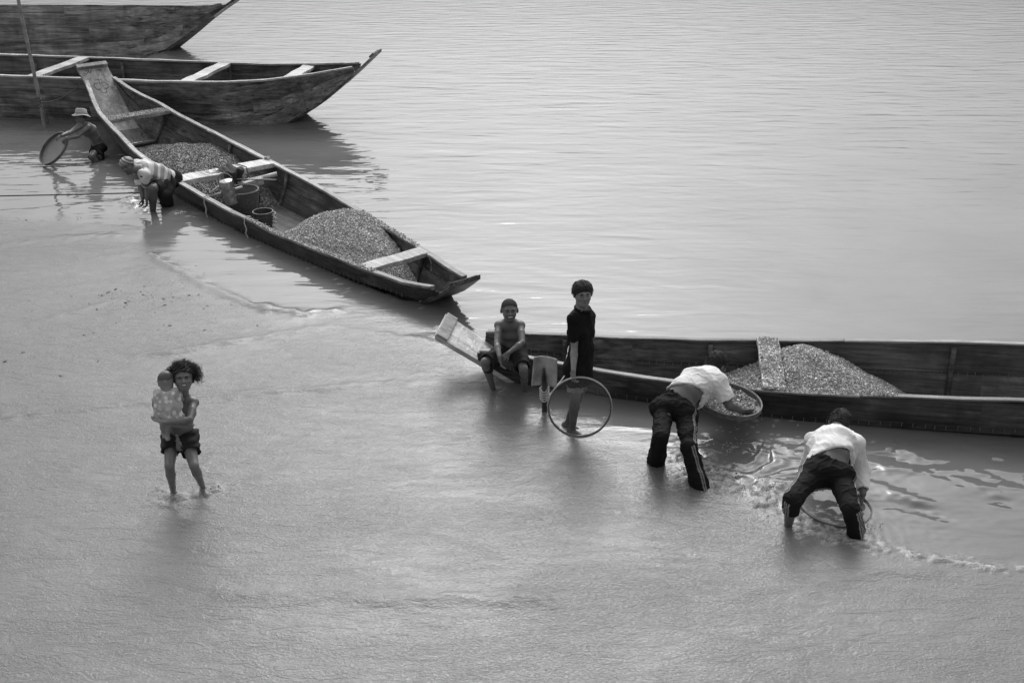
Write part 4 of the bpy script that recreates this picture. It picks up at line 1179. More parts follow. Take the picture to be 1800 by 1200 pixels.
# ---------------- girl carrying a baby
g = Person(1.13); J = g.J; g.hh = .205
J['pelvis'] = on_y(316, 768, 7.02); J['hipR'] = J['pelvis'] + V(-.062, .0, -.01); J['hipL'] = J['pelvis'] + V(.062, -.01, -.01)
J['knR'] = reach(298, 819, J['hipR'], .275, -1); J['anR'] = on_z(305, 866, .018); J['knL'] = reach(341, 818, J['hipL'], .275, -1); J['anL'] = on_z(357, 857, .030)
J['toeR'] = J['anR'] + V(.03, -.13, -.05); J['toeL'] = J['anL'] + V(.075, -.11, -.026)
J['chest'] = on_y(322, 700, 7.06); J['shL'] = on_y(341, 707, 7.03); J['shR'] = on_y(301, 704, 7.10); J['back'] = V(0, 1, 0); J['bend'] = V(0, -.015, 0)
J['elL'] = reach(333, 737, J['shL'], .20, -1); J['wrL'] = reach(292, 742, J['elL'], .18, -1)
J['elR'] = reach(284, 741, J['shR'], .22, -1); J['wrR'] = reach(314, 748, J['elR'], .165, -1)
J['head'] = on_y(322.5, 664, 6.985); J['hf'] = frame(nrm(camdir(J['head']) * .8 + V(.05, -.25, .02)), V(.03, 0, 1))
g.torso(g.fig, fat=1.02); g.butt(g.fig); g.neck(g.fig, .032); g.head(g.fig)
for q in 'LR': g.arm(g.fig, q, m=.84); g.leg(g.fig, q, m=.86)
g.hand(g.fig, 'L', V(-1, .05, .22), V(.1, .25, 1), (.15, .25, .2), .15, .3); g.hand(g.fig, 'R', V(1, -.1, -.03), V(0, .5, 1), (.1, .2, .25), .35, .2)
g.spots += [(g.hp(q * .145, .36, .03), (.10 * g.hh, .3 * g.hh, .045 * g.hh), .55) for q in (-1, 1)] + [(g.hp(0, .40, .07), (.03 * g.hh, .2 * g.hh, .06 * g.hh), .7)]
g.build(SK1); tag(g.root, 'barefoot girl in dark shorts with wild hair, carrying a baby', 'person')
g.eyes((0, .1), .30, .5); g.brows(HAIR, -.022, .024, -.12); g.mouth(True, .026, .085, -.235)
F = Fig(); wl_ = pl(J['pelvis'] + V(0, 0, .045), V(0, -.12, 1))
g.torso(F, .014, [wl_], top=False, fat=1.04); g.butt(F, .014, [wl_])
for q in 'LR':
    a, b = J['hip' + q], J['kn' + q]; hem = pl(lerp(a, b, .54), b - a)
    F.cone(a + V(0, 0, .03), lerp(a, b, .75), .078, .068, .03, [hem])
g.lm = .86; g.wear('shorts', F, SHORT, .0068, .010, folds(.006, 12, 3, (1, 1, 1.6)), over='tbl')
g.cap_hair(HAIR_B, .085, .20, -.36, 7, .004, 45, front=.25)
# frizzy curls: thin strands about the skull
rs = np.random.RandomState(8); mb = MB()
for i in range(2000):
    a = rs.uniform(0, 2 * math.pi); e = math.asin(rs.uniform(-.45, 1))
    dv = np.array([math.cos(a) * math.cos(e), math.sin(a) * math.cos(e), math.sin(e)])
    if dv[1] > .50 and dv[2] < .62: continue
    c0 = g.hp(dv[0] * .38, -.07 + dv[1] * .44, .13 + dv[2] * .40)
    sx, fw, up = J['hf']; dw = sx * dv[0] + fw * dv[1] + up * dv[2]
    ln = rs.uniform(.03, .10) * (.85 if dv[2] > .5 else 1.15); w = nrm(rs.randn(3)); w2 = np.cross(w, dw); pts = []; ph = rs.rand() * 6; fq = rs.uniform(7, 13); out = nrm(dw * .8 + sx * dv[0] * .5 + rs.randn(3) * .35)
    droop = rs.uniform(-.1, .8)
    for t in np.linspace(0, 1, 8):
        pts.append(c0 + out * ln * (t - .35 * t * t) + (w * math.sin(t * fq + ph) + w2 * math.cos(t * fq + ph)) * .013 * t ** .5 + V(.10, 0, -1) * .05 * t * t * droop)
    mb.tube(pts, np.linspace(.0014, .0007, 8), 3, caps=False)
for q in (-1, 1):                                                        # locks beside the face
    for k in range(30):
        c0 = g.hp(q * rs.uniform(.33, .42), rs.uniform(-.2, .12), rs.uniform(-.05, .25)); pts = [c0 + V(q * .010 * t * 3 + .006 * math.sin(t * 9 + k), .006 * math.cos(t * 8 + k), -.03 * t * rs.uniform(.8, 2.4)) for t in np.linspace(0, 1, 7)]
        mb.tube(pts, .0022, 4, caps=False)
tag(mb.build('hair_strands', HAIR_B, g.root, True), kind='stuff')
g.blob('earring', lambda F: F.ball(g.hp(.40, .02, -.20), .007, .002), PAINT_W, .0025)
# small clear bag tucked in the waistband
bagp = on_y(311, 765, 6.895)
m, N, L, Bs = nodes('clear_plastic'); Bs.inputs['Base Color'].default_value = (.35, .35, .35, 1); Bs.inputs['Roughness'].default_value = .10; Bs.inputs['Transmission Weight'].default_value = .6; Bs.inputs['Specular IOR Level'].default_value = .9
nn = noise(N, L, mapping(N, L, (1, 1, 1)), 60, 4); bump(N, L, Bs, nn.outputs[0], .9, .01); PLASTIC = m
F = Fig(); F.cone(bagp, bagp + V(.004, -.012, -.03), .009, .013, .01); F.fcone(bagp + V(.004, -.014, -.03), bagp + V(.018, -.03, -.105), V(1, 0, 0), .015, .010, .032, .018, .01)
v, q = F.mesh(.0045, 0, folds(.0012, 28, 6)); o = mesh_np('plastic_bag', v, q, PLASTIC, None, True)
tag(o, 'small clear plastic bag hanging from the girl\'s shorts', 'bag')

# ---------------- baby on her arm, back to the camera
b = Person(.60); J = b.J; b.hh = .142
J['pelvis'] = on_y(297, 735, 6.865); J['chest'] = on_y(294, 688, 6.90); J['hipL'] = J['pelvis'] + V(-.035, 0, -.01); J['hipR'] = J['pelvis'] + V(.035, 0, -.01); J['back'] = V(0, -1, 0)
J['shL'] = on_y(279, 692, 6.89); J['shR'] = on_y(309, 690, 6.90)
J['knL'] = on_y(287, 748, 6.87); J['knR'] = on_y(297, 749, 6.86); J['anL'] = on_y(287.5, 761, 6.885); J['anR'] = on_y(294.5, 765, 6.87); J['toeL'] = J['anL'] + V(-.005, .03, -.055); J['toeR'] = J['anR'] + V(-.012, .03, -.055)
J['elL'] = on_y(271.5, 707, 6.88); J['wrL'] = on_y(272.5, 722, 6.93); J['elR'] = on_y(318, 704, 6.96); J['wrR'] = on_y(322, 696, 7.02)
J['head'] = on_y(291, 668, 6.925); J['hf'] = frame(V(-.92, -.12, -.38), V(-.40, .05, 1))
b.torso(b.fig, fat=1.15); b.butt(b.fig); b.head(b.fig); b.neck(b.fig, .045)
for q in 'LR': b.arm(b.fig, q, m=1.15); b.leg(b.fig, q, m=1.05)
b.hand(b.fig, 'L', V(.2, .6, -.4), V(.5, .5, 0), (.4, .5, .4))
b.spots += [(J['anL'] + V(0, 0, -.02), .03, 1.7), (J['anR'] + V(0, 0, -.02), .03, 1.7)]
b.crop = (.20, .40); b.build(SK4, h=.006); tag(b.root, 'baby in a flowered dress held on the girl\'s arm', 'person')
DRESS, N, L, Bs = nodes('flowered_cotton')
vo = N.new('ShaderNodeTexVoronoi'); vo.inputs['Scale'].default_value = 24; vo2 = N.new('ShaderNodeTexVoronoi'); vo2.inputs['Scale'].default_value = 80; mp = mapping(N, L, (1, 1, 1)); nz = noise(N, L, mp, 40, 4)
L.new(mp.outputs[0], vo.inputs['Vector']); L.new(mp.outputs[0], vo2.inputs['Vector'])
r1 = ramp(N, [(.30, .88), (.42, .56), (.5, .48)]); L.new(vo.outputs['Distance'], r1.inputs[0]); r2 = ramp(N, [(.22, .75), (.34, .0)]); L.new(vo2.outputs['Distance'], r2.inputs[0])
L.new(mix(N, L, mix(N, L, r1.outputs[0], r2.outputs[0], .45, 'LIGHTEN'), nz.outputs[0], .35, 'OVERLAY'), Bs.inputs['Base Color']); Bs.inputs['Roughness'].default_value = .9
n1 = noise(N, L, mapping(N, L, (1, 1, .35)), 34, 3); bump(N, L, Bs, n1.outputs[0], .6, .012)
F = Fig(); hem = pl(on_y(296, 735.5, 6.85), V(.05, 0, -1)); P0, C0 = J['pelvis'], J['chest']
F.fcone(P0 + V(0, 0, -.03), lerp(P0, C0, .5), V(1, 0, 0), .112, .080, .092, .066, .03, [hem]); F.fcone(lerp(P0, C0, .45), C0 + V(0, 0, -.01), V(1, 0, 0), .094, .068, .070, .048, .03, [hem])
for q in 'LR': F.cone(J['sh' + q], lerp(J['sh' + q], J['el' + q], .45), .036, .034, .02)
b.wear('dress', F, DRESS, .0048, .009, folds(.006, 12, 4, (1.6, 1.6, .5)), over='tsb')


# ---------------- bare-chested boy sitting on the rail
p = Person(1.24); J = p.J; p.hh = .208
J['pelvis'] = on_z(898, 614, .385); J['hipR'] = J['pelvis'] + V(-.064, -.02, -.005); J['hipL'] = J['pelvis'] + V(.064, -.02, -.005); J['back'] = nrm(V(0, 1, -.3))
J['chest'] = reach(896, 569, J['pelvis'], .335, -1); J['shR'] = J['chest'] + (on_y(877, 569, J['chest'][1]) - on_y(896, 569, J['chest'][1])) + V(0, -.01, -.012); J['shL'] = J['chest'] + (on_y(915, 569, J['chest'][1]) - on_y(896, 569, J['chest'][1])) + V(0, -.01, -.012)
J['bend'] = V(0, .02, 0)
J['elR'] = reach(873.5, 603, J['shR'], .215, -1); J['wrR'] = reach(878, 627, J['elR'], .18, -1); J['elL'] = reach(918, 602, J['shL'], .215, -1); J['wrL'] = reach(894, 620, J['elL'], .18, -1)
J['knR'] = reach(853, 636, J['hipR'], .31, -1); J['anR'] = on_z(867, 684, .0); J['knL'] = reach(920, 648, J['hipL'], .31, -1); J['anL'] = on_z(923, 687, .0)
J['toeR'] = J['anR'] + V(-.02, -.13, -.06); J['toeL'] = J['anL'] + V(.02, -.13, -.06)
J['head'] = on_y(895.5, 545.5, J['chest'][1] - .035); J['hf'] = frame(nrm(camdir(J['head']) * .75 + V(.10, -.35, -.05)), V(.02, -.1, 1))
p.torso(p.fig, fat=.92); p.butt(p.fig); p.neck(p.fig, .034); p.head(p.fig, jaw=.98)
for q in 'LR': p.arm(p.fig, q, m=.86); p.leg(p.fig, q, m=.88)
p.hand(p.fig, 'R', V(.18, -.25, -.95), V(1, .1, .1), (.35, .35, .3), .1, .3); p.hand(p.fig, 'L', V(-.72, -.25, -.65), V(-.4, .3, -.5), (.25, .35, .3), .12, .3)
p.spots += [(p.hp(q * .145, .36, .01), (.10 * p.hh, .3 * p.hh, .055 * p.hh), .5) for q in (-1, 1)] + [(lerp(J['chest'], J['pelvis'], .28) + V(q * .055, -.08, 0), .012, .5) for q in (-1, 1)]
p.crop = (.25, .50); p.build(SK2); tag(p.root, 'smiling bare-chested boy in dark shorts sitting on the boat rail', 'person')
p.eyes((0, .1), .35, .5); p.brows(HAIR, -.005); p.mouth(True, .042, .125, -.225); p.cap_hair(STUB, .008, .22, -.2, 9, .0006, 60, h=.0038, front=.27, nape=False)
F = Fig(); wl_ = pl(lerp(J['pelvis'], J['chest'], .20), J['chest'] - J['pelvis'])
p.torso(F, .013, [wl_], top=False, fat=.95); p.butt(F, .013, [wl_])
for q in 'LR':
    a, c = J['hip' + q], J['kn' + q]; hem = pl(lerp(a, c, .90 if q == 'R' else .86), c - a + V(0, 0, -.05))
    F.cone(a, lerp(a, c, 1.05), .080, .066, .04, [hem]); F.cone(lerp(a, c, .45) + V(0, 0, -.025), lerp(a, c, 1.0) + V(0, 0, -.025), .062, .060, .03, [hem])
p.lm = .88; p.wear('shorts', F, SHORT, .0068, .010, folds(.0055, 10, 13, (1, 1, 1)), over='tbl')

boy_sit = p

# ---------------- boy in a black polo shirt with a sieve hoop
p = Person(1.42); J = p.J; p.hh = .206; p.tw = .80; p.lm = .86
fw = nrm(V(.90, -.44, 0)); rt = np.cross(fw, UPZ)
J['pelvis'] = on_y(1019, 638, 7.97); J['hipR'] = J['pelvis'] + rt * .075 + V(0, 0, -.02); J['hipL'] = J['pelvis'] - rt * .075 + V(0, 0, -.02); J['back'] = -fw
J['knR'] = on_y(1011, 698, 7.86); J['anR'] = on_z(1006, 756, .015); J['knL'] = J['knR'] - rt * .10 + V(.015, .06, .01); J['anL'] = on_z(997, 745, .02)
J['toeR'] = J['anR'] + fw * .15 + V(-.02, 0, -.04); J['toeL'] = J['anL'] + fw * .15 + V(0, 0, -.04)
J['chest'] = on_y(1022, 551, 7.98); J['shR'] = on_y(1008.5, 560, 7.90); J['shL'] = on_y(1034, 555, 8.08); J['bend'] = fw * .015
J['elR'] = reach(1009.5, 612, J['shR'], .26, 1); J['wrR'] = reach(1008, 650, J['elR'], .20, -1); J['elL'] = on_y(1036, 607, 8.10); J['wrL'] = on_y(1037, 648, 8.06)
J['head'] = on_y(1024.5, 517, 7.955); J['hf'] = frame(nrm(V(.14, -.95, .16)), V(-.02, .05, 1))
p.torso(p.fig); p.butt(p.fig); p.neck(p.fig, .036); p.head(p.fig, jaw=.98)
for q in 'LR': p.arm(p.fig, q, m=.86); p.leg(p.fig, q, m=.86)
p.hand(p.fig, 'R', V(-.02, -.15, -1), V(.75, .6, 0), (.5, .75, .6), .08, .8); p.hand(p.fig, 'L', V(.1, 0, -1), V(-.5, -.5, 0), (.3, .4, .3))
p.spots += [(p.hp(q * .145, .36, .015), (.10 * p.hh, .3 * p.hh, .055 * p.hh), .55) for q in (-1, 1)]
p.spots += [(lerp(J['kn' + q_], J['an' + q_], f_), .13, .42) for q_ in 'LR' for f_ in (.2, .6, .95)]
p.build(SK4); tag(p.root, 'standing boy in a black polo shirt and pale shorts holding a hoop', 'person')
p.eyes((.1, .05), .45, .62); p.brows(HAIR, .0, .024); p.mouth(False, z=-.245, wide=.08)
F = Fig(); hem = pl(J['pelvis'] + V(0, 0, -.175), V(.15, 0, -1)); nk = pl(J['chest'] + V(0, 0, .045), V(.2, -.1, 1))
p.torso(F, .012, [hem, nk]); p.butt(F, .008, [hem]); F.fcone(J['pelvis'] + V(0, 0, -.20), lerp(J['pelvis'], J['chest'], .5), rt, .122, .126, .098, .086, .04, [hem])
for q in 'LR':
    a, c = J['sh' + q], J['el' + q]; cf = pl(lerp(a, c, .70), c - a); F.cone(a, lerp(a, c, .9), .052, .054, .02, [cf])
F.cone(J['chest'] + V(0, 0, -.01), J['chest'] + V(.012, -.012, .055), .066, .058, .02, [nk])
p.wear('polo_shirt', F, BLACK, .0070, .010, crease(.004, 7, .004, 10, 21, (1.3, 1.3, .7)), over='tsbl')
rim = [J['chest'] + V(.010, -.006, .050) + (rt * math.cos(t) * .068 + fw * math.sin(t) * .062) + V(0, 0, -.012 * math.sin(t)) for t in np.linspace(.35, 2 * math.pi + .1, 26)]
MB().tube(rim, .013, 6, flat=1).build('collar', BLACK, p.root, True)
F = Fig(); wl_ = pl(J['pelvis'] + V(0, 0, .04), UPZ)
for q in 'LR':
    a, c = J['hip' + q], J['kn' + q]; he = pl(lerp(a, c, .80), c - a); F.cone(a, lerp(a, c, 1.0), .076, .064, .03, [he, pl(J['pelvis'] + V(0, 0, -.150), V(-.15, 0, 1))])
p.lm = .86; p.wear('shorts', F, GREYS, .0070, .010, folds(.004, 9, 22), over='l')
p.cap_hair(HAIR, .050, .13, -.26, 5, .0015, 60, front=.30); tufts(p, HAIR, 700, .05, 6); boy_st = p

# ---------------- man in a white T-shirt bent over a full sieve
p = Person(1.56); J = p.J; p.hh = .218
J['pelvis'] = on_y(1186, 716, 7.52); rt = nrm(V(.93, -.33, 0)); J['hipR'] = J['pelvis'] + rt * .088 + V(0, 0, -.02); J['hipL'] = J['pelvis'] - rt * .088 + V(0, 0, -.02); J['back'] = nrm(V(-.45, -.85, .3))
J['knR'] = reach(1211, 785, J['hipR'], .39, -1); J['anR'] = reach(1233, 862, J['knR'], .38, 1); J['knL'] = reach(1161, 768, J['hipL'], .39, -1); J['anL'] = on_y(1153, 812, J['knL'][1] + .22)
J['toeR'] = J['anR'] + V(.1, .12, -.05); J['toeL'] = J['anL'] + V(.05, .15, -.05)
J['chest'] = reach(1245, 659, J['pelvis'], .46, 1); ax = nrm(J['chest'] - J['pelvis'])
J['shR'] = reach(1262, 671, J['chest'], .165, -1); J['shL'] = J['chest'] - (J['shR'] - J['chest']) * .60 + V(.0, .06, -.07); J['bend'] = UPZ * .055 + V(-.01, -.02, 0)
J['wrR'] = on_y(1304, 722, 7.70); J['elR'] = min((reach(1281, 712, J['wrR'], .21, q_) for q_ in (-1, 1)), key=lambda e_: abs(np.linalg.norm(e_ - J['shR']) - .27))
J['head'] = reach(1260, 641, J['chest'], .185, 1); J['hf'] = frame(nrm(ax * .35 + V(.62, .25, -.75)), nrm(ax + V(0, 0, .25)))
SV1_C = on_y(1279, 707, 7.90); SV1_R = .285; SV1_N = nrm(V(.13, -.03, 1))
J['wrL'] = SV1_C + V(-.20, .17, .05); J['elL'] = lerp(J['shL'], J['wrL'], .55) + V(-.05, .08, .0)
p.torso(p.fig); p.butt(p.fig); p.neck(p.fig, .038); p.head(p.fig)
for q in 'LR': p.arm(p.fig, q, m=.95); p.leg(p.fig, q, m=.84, foot=False)
p.hand(p.fig, 'R', nrm(V(.95, .3, -.3)), V(-.3, .75, .3), (.5, .6, .4), .08, .7); p.hand(p.fig, 'L', V(.6, .1, -.6), V(.2, -.6, -.2), (.4, .6, .4), .08, .6)
p.tw = .95; p.build(SK3); tag(p.root, 'man in a white T-shirt and dark trousers bent over a gravel sieve', 'person')
F = Fig(); up_ = J['chest'] - J['pelvis']; hem = pl(J['pelvis'] + up_ * .33 + J['bend'] * .6, -up_ + V(.22, -.12, 0) * .8)
nk = pl(J['chest'] + ax * .035, ax)
p.torso(F, .019, [hem, nk]); w1 = J['pelvis'] + up_ * .3; F.fcone(w1 + V(.02, .0, .0), lerp(J['pelvis'], J['chest'], .75) + V(.0, .0, -.055), rt, .120, .095, .128, .085, .04, [hem])
F.cone(w1 + V(.10, .02, -.075), J['chest'] + V(.02, 0, -.08) - up_ * .3, .045, .05, .05, [hem])
for q in 'LR':
    a, c = J['sh' + q], J['el' + q]; cf = pl(lerp(a, c, .74), c - a); F.cone(a, lerp(a, c, .95), .074, .076, .03, [cf])
p.wear('t_shirt', F, WHITE, .0070, .011, crease(.004, 6, .0038, 9, 31), over='ts')
F = Fig(); wl_ = pl(J['pelvis'] + up_ * .17 + J['bend'] * .4, up_ + V(.02, -.05, .12))
p.torso(F, .017, [wl_], top=False); p.butt(F, .018, [wl_])
for q in 'LR':
    a, k_, c = J['hip' + q], J['kn' + q], J['an' + q]; F.cone(a, k_, .086, .065, .012); F.cone(k_, c, .065, .074, .012)
F.cone(J['hipR'] + V(.06, -.02, -.03), J['hipR'] + V(.05, -.03, -.20), .05, .045, .03)
p.wear('trousers', F, NAVY, .0070, 0, crease(.003, 6, .0055, 10, 32, (1, 1, 1.3)), legstripes(p, 'R', .0055, .019, 2, 24.0), over='tb')
wb = [J['pelvis'] + up_ * .02 + (rt * math.cos(t) * .150 + np.cross(rt, nrm(up_)) * math.sin(t) * .118) + V(0, 0, -.11) for t in np.linspace(math.pi * .95, math.pi * 2.05, 16)]
p.cap_hair(HAIR, .055, .02, -.30, 15, .0015, 60, front=.36); tufts(p, HAIR, 600, .05, 26); man1 = p

# ---------------- man with striped track trousers bent double, seen from behind
p = Person(1.60); J = p.J; p.hh = .218
J['pelvis'] = on_y(1453, 829, 6.72); rt = V(1, 0, 0); J['hipR'] = J['pelvis'] + V(.095, 0, -.015); J['hipL'] = J['pelvis'] + V(-.095, .02, -.015); J['back'] = nrm(V(0, -1, .15))
J['knL'] = reach(1393, 878, J['hipL'], .40, -1); J['anL'] = on_y(1385, 925, J['knL'][1] + .10); J['knR'] = reach(1497, 897, J['hipR'], .40, -1); J['anR'] = on_y(1508, 958, J['knR'][1] + .10)
J['toeR'] = J['anR'] + V(.05, .15, -.05); J['toeL'] = J['anL'] + V(-.05, .15, -.05)
J['chest'] = reach(1467, 764, J['pelvis'], .46, 1); up_ = J['chest'] - J['pelvis']; ax = nrm(up_)
J['shR'] = reach(1503, 779, J['chest'], .185, -1); J['shL'] = reach(1434, 772, J['chest'], .185, 1); J['bend'] = UPZ * .05 + V(0, -.03, 0)
J['elR'] = reach(1514, 826, J['shR'], .27, 1); J['wrR'] = reach(1517, 868, J['elR'], .22, -1); J['elL'] = J['shL'] + V(-.03, .02, -.26); J['wrL'] = J['elL'] + V(.08, -.10, -.20)
J['head'] = reach(1475, 744, J['chest'], .19, 1); J['hf'] = frame(nrm(ax * .3 + V(0, .2, -.95)), nrm(ax + V(0, 0, .1)))
p.torso(p.fig); p.butt(p.fig); p.neck(p.fig, .038); p.head(p.fig)
for q in 'LR': p.arm(p.fig, q, m=.95); p.leg(p.fig, q, m=.86, foot=False)
p.hand(p.fig, 'R', V(-.15, -.1, -1), V(-1, 0, 0), (.35, .5, .3)); p.hand(p.fig, 'L', V(.1, -.1, -1), V(1, 0, 0), (.4, .5, .4))
p.build(SK3); tag(p.root, 'man in a long-sleeved white shirt and side-striped trousers bent double', 'person')
F = Fig(); hem = pl(J['pelvis'] + up_ * .25 + J['bend'] * .4, -up_ + V(.25, 0, 0)); nk = pl(J['chest'] + ax * .03, ax)
p.torso(F, .020, [hem, nk]); F.fcone(J['pelvis'] + up_ * .22 + V(.04, 0, -.01), J['pelvis'] + up_ * .8 + V(0, 0, -.03), V(1, 0, 0), .160, .095, .165, .095, .04, [hem])
for q in 'LR':
    a, e, c = J['sh' + q], J['el' + q], J['wr' + q]; cf = pl(lerp(e, c, .80), c - e); F.cone(a, e, .066, .058, .03); F.cone(e, lerp(e, c, 1.0), .058, .044, .03, [cf])
p.wear('shirt', F, WHITE, .0070, .010, crease(.004, 6, .0038, 9, 41, (1, 1, .8)), over='ts')
F = Fig(); wl_ = pl(J['pelvis'] + up_ * .15 + J['bend'] * .4, up_ + V(0, -.12, .12))
p.torso(F, .019, [wl_], top=False); p.butt(F, .022, [wl_])
for q in 'LR':
    a, k_, c = J['hip' + q], J['kn' + q], J['an' + q]; he = pl(lerp(k_, c, .42 if q == 'L' else .75), c - k_)
    F.cone(a, k_, .090, .068, .012); F.cone(k_, c, .068, .060, .012, [he])
p.lm = .86; p.wear('track_trousers', F, NAVY, .0064, .012, crease(.003, 6, .0055, 10, 42, (1, 1, 1.3)), legstripes(p, 'LR', .0055, .020, 3, 30.0, bk_=1.0), over='tbl')
p.cap_hair(HAIR, .050, .02, -.30, 16, .0015, 60, front=.36); tufts(p, HAIR, 600, .05, 27); man2 = p

# ---------------- man in a striped shirt reaching into the water
p = Person(1.60); J = p.J; p.hh = .225
J['pelvis'] = on_y(295, 318, 14.12); lt = nrm(V(-.35, -.94, 0)); J['hipL'] = J['pelvis'] + lt * .09; J['hipR'] = J['pelvis'] - lt * .09; J['back'] = nrm(V(.9, .2, .3))
J['chest'] = reach(249, 298, J['pelvis'], .46, -1); up_ = J['chest'] - J['pelvis']; ax = nrm(up_); J['bend'] = UPZ * .05
J['shL'] = reach(252, 306, J['chest'], .15, -1); J['shR'] = J['chest'] * 2 - J['shL'] + V(-.05, 0, .0)
J['elL'] = reach(261, 327, J['shL'], .27, 1); J['wrL'] = reach(258, 349, J['elL'], .24, -1); J['elR'] = reach(248, 325, J['shR'], .27, -1); J['wrR'] = reach(251, 347, J['elR'], .24, -1)
J['knL'] = reach(268, 332, J['hipL'], .39, -1); J['anL'] = on_y(269, 376, J['knL'][1] + .12); J['knR'] = reach(289, 342, J['hipR'], .38, -1); J['anR'] = on_y(297, 366, J['knR'][1] + .2); J['toeL'] = J['anL'] + V(-.2, -.03, -.03); J['toeR'] = J['anR'] + V(-.2, 0, -.03)
J['head'] = reach(224.5, 292, J['chest'], .26, -1); J['hf'] = frame(nrm(V(-.16, -.94, -.05)), nrm(V(-.36, .05, .92)))
p.torso(p.fig); p.butt(p.fig); p.neck(p.fig, .04); p.head(p.fig)
for q in 'LR': p.arm(p.fig, q, m=1.1); p.leg(p.fig, q, m=1.05)
p.hand(p.fig, 'L', V(-.1, -.1, -1), V(-1, 0, 0)); p.hand(p.fig, 'R', V(-.1, -.1, -1), V(-1, 0, 0))
p.spots += [(p.hp(q * .145, .36, .015), (.10 * p.hh, .3 * p.hh, .055 * p.hh), .55) for q in (-1, 1)] + [(p.hp(0, .33, -.32), (.2 * p.hh, .2 * p.hh, .12 * p.hh), .7)]
p.build(SK3, h=.0095); tag(p.root, 'man in a banded shirt and head wrap digging in the water', 'person')
p.eyes((-.1, 0), .35, .5); p.brows(HAIR); p.mouth(False, wide=.1)
def bands(v):
    t = (v - J['pelvis']) @ ax / np.linalg.norm(up_)
    dark = (np.sin((t - .12) * 2 * math.pi / .29) > -.1).astype(float)
    arm = np.zeros(len(v))
    for q in 'LR':
        a, e = J['sh' + q], J['el' + q]; u = nrm(e - a); s_ = (v - a) @ u; r_ = np.linalg.norm(v - a - np.outer(s_, u), axis=1)
        on = (s_ > -.08) & (r_ < .10) & (s_ < .4); dark = np.where(on, ((np.sin((s_ - .12) * 2 * math.pi / .15) > 0) & (s_ > .12)).astype(float), dark)
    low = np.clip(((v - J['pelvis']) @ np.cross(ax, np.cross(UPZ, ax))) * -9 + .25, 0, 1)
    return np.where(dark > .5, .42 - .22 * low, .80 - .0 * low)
F = Fig(); hem = pl(J['pelvis'] + up_ * .05, -up_ + V(0, 0, -.12)); nk = pl(J['chest'] + ax * .05, ax)
p.torso(F, .022, [hem, nk]); F.fcone(J['pelvis'] + up_ * .12 + V(0, 0, -.03), J['pelvis'] + up_ * .8 + V(0, 0, -.05), lt, .14, .11, .14, .11, .05, [hem])
for q in 'LR':
    a, e, c = J['sh' + q], J['el' + q], J['wr' + q]; cf = pl(lerp(a, e, .98), e - a); F.cone(a, lerp(a, e, 1.1), .074, .070, .03, [cf])
p.wear('striped_shirt', F, STRIPE, .0088, .012, folds(.007, 6, 51), bands, over='ts')
F = Fig(); wl_ = pl(J['pelvis'] + up_ * .12, up_); p.torso(F, .018, [wl_], top=False); p.butt(F, .02, [wl_])
for q in 'LR':
    a, k_ = J['hip' + q], J['kn' + q]; he = pl(lerp(a, k_, .86 if q == 'L' else 3), k_ - a); F.cone(a, lerp(a, k_, 1.0), .108, .080, .02, [he])
    if q == 'R': F.cone(k_, J['anR'], .082, .085, .02)
p.lm = 1.05; p.wear('shorts', F, SHORT, .0088, .012, folds(.006, 6, 52), over='tb')
WRAP = cloth('head_wrap', .30, .4)
def wrapf(F_):
    A = p.J['hf']; F_.ell(p.hp(0, -.08, .18), A, np.array((.41, .47, .38)) * p.hh, .02, [pl(p.hp(0, .1, .09), -A[2] + A[1] * .25)])
v, q = (lambda F_: (wrapf(F_), F_.mesh(.006, 0, lambda x, y, z: .0035 * np.sin((x * .5 + z * 1.0 + y * .2) * 170)))[1])(Fig())
mesh_np('head_wrap', v, q, WRAP, p.root, True, 1 + .5 * np.sin((v[:, 0] * .5 + v[:, 2]) * 150)); man3 = p

# ---------------- boy in a floppy hat dipping a sieve
p = Person(1.32); J = p.J; p.hh = .21
J['pelvis'] = on_y(172, 259, 16.45); lt = nrm(V(.55, -.83, 0)); J['hipL'] = J['pelvis'] + lt * .07; J['hipR'] = J['pelvis'] - lt * .07; J['back'] = nrm(V(.8, .5, .1))
J['chest'] = reach(147.5, 222, J['pelvis'], .40, -1); up_ = J['chest'] - J['pelvis']; ax = nrm(up_)
J['shL'] = reach(154, 224, J['chest'], .13, -1); J['shR'] = reach(139, 223, J['chest'], .13, -1); J['bend'] = V(.03, .02, .03)
J['elL'] = reach(137, 239.5, J['shL'], .23, -1); J['wrL'] = reach(118.5, 244, J['elL'], .20, -1); J['elR'] = reach(124, 233, J['shR'], .23, -1); J['wrR'] = reach(109, 238.5, J['elR'], .20, -1)
J['knL'] = reach(160, 276, J['hipL'], .32, -1); J['anL'] = J['knL'] + V(.12, .16, -.25); J['knR'] = reach(174, 274, J['hipR'], .30, -1); J['anR'] = J['knR'] + V(.12, .16, -.25); J['toeL'] = J['anL'] + V(0, 0, -.05); J['toeR'] = J['anR'] + V(0, 0, -.05)
J['head'] = on_y(142.5, 208.5, J['chest'][1] - .03); J['hf'] = frame(nrm(V(-.12, -1, .18)), UPZ)
p.torso(p.fig, fat=.95); p.butt(p.fig); p.neck(p.fig, .034); p.head(p.fig)
for q in 'LR': p.arm(p.fig, q); p.leg(p.fig, q, foot=False)
p.hand(p.fig, 'L', V(-.75, -.2, -.6), V(-.2, .9, -.3), (.4, .6, .4)); p.hand(p.fig, 'R', V(-.85, -.2, -.35), V(-.2, .4, -.8), (.4, .6, .4))
p.spots += [(p.hp(q * .145, .36, .015), (.10 * p.hh, .3 * p.hh, .055 * p.hh), .55) for q in (-1, 1)]
p.build(SK2, h=.0095); tag(p.root, 'bare-chested boy in a floppy hat holding a sieve upright', 'person')
p.eyes((0, 0), .3, .5); p.mouth(False)
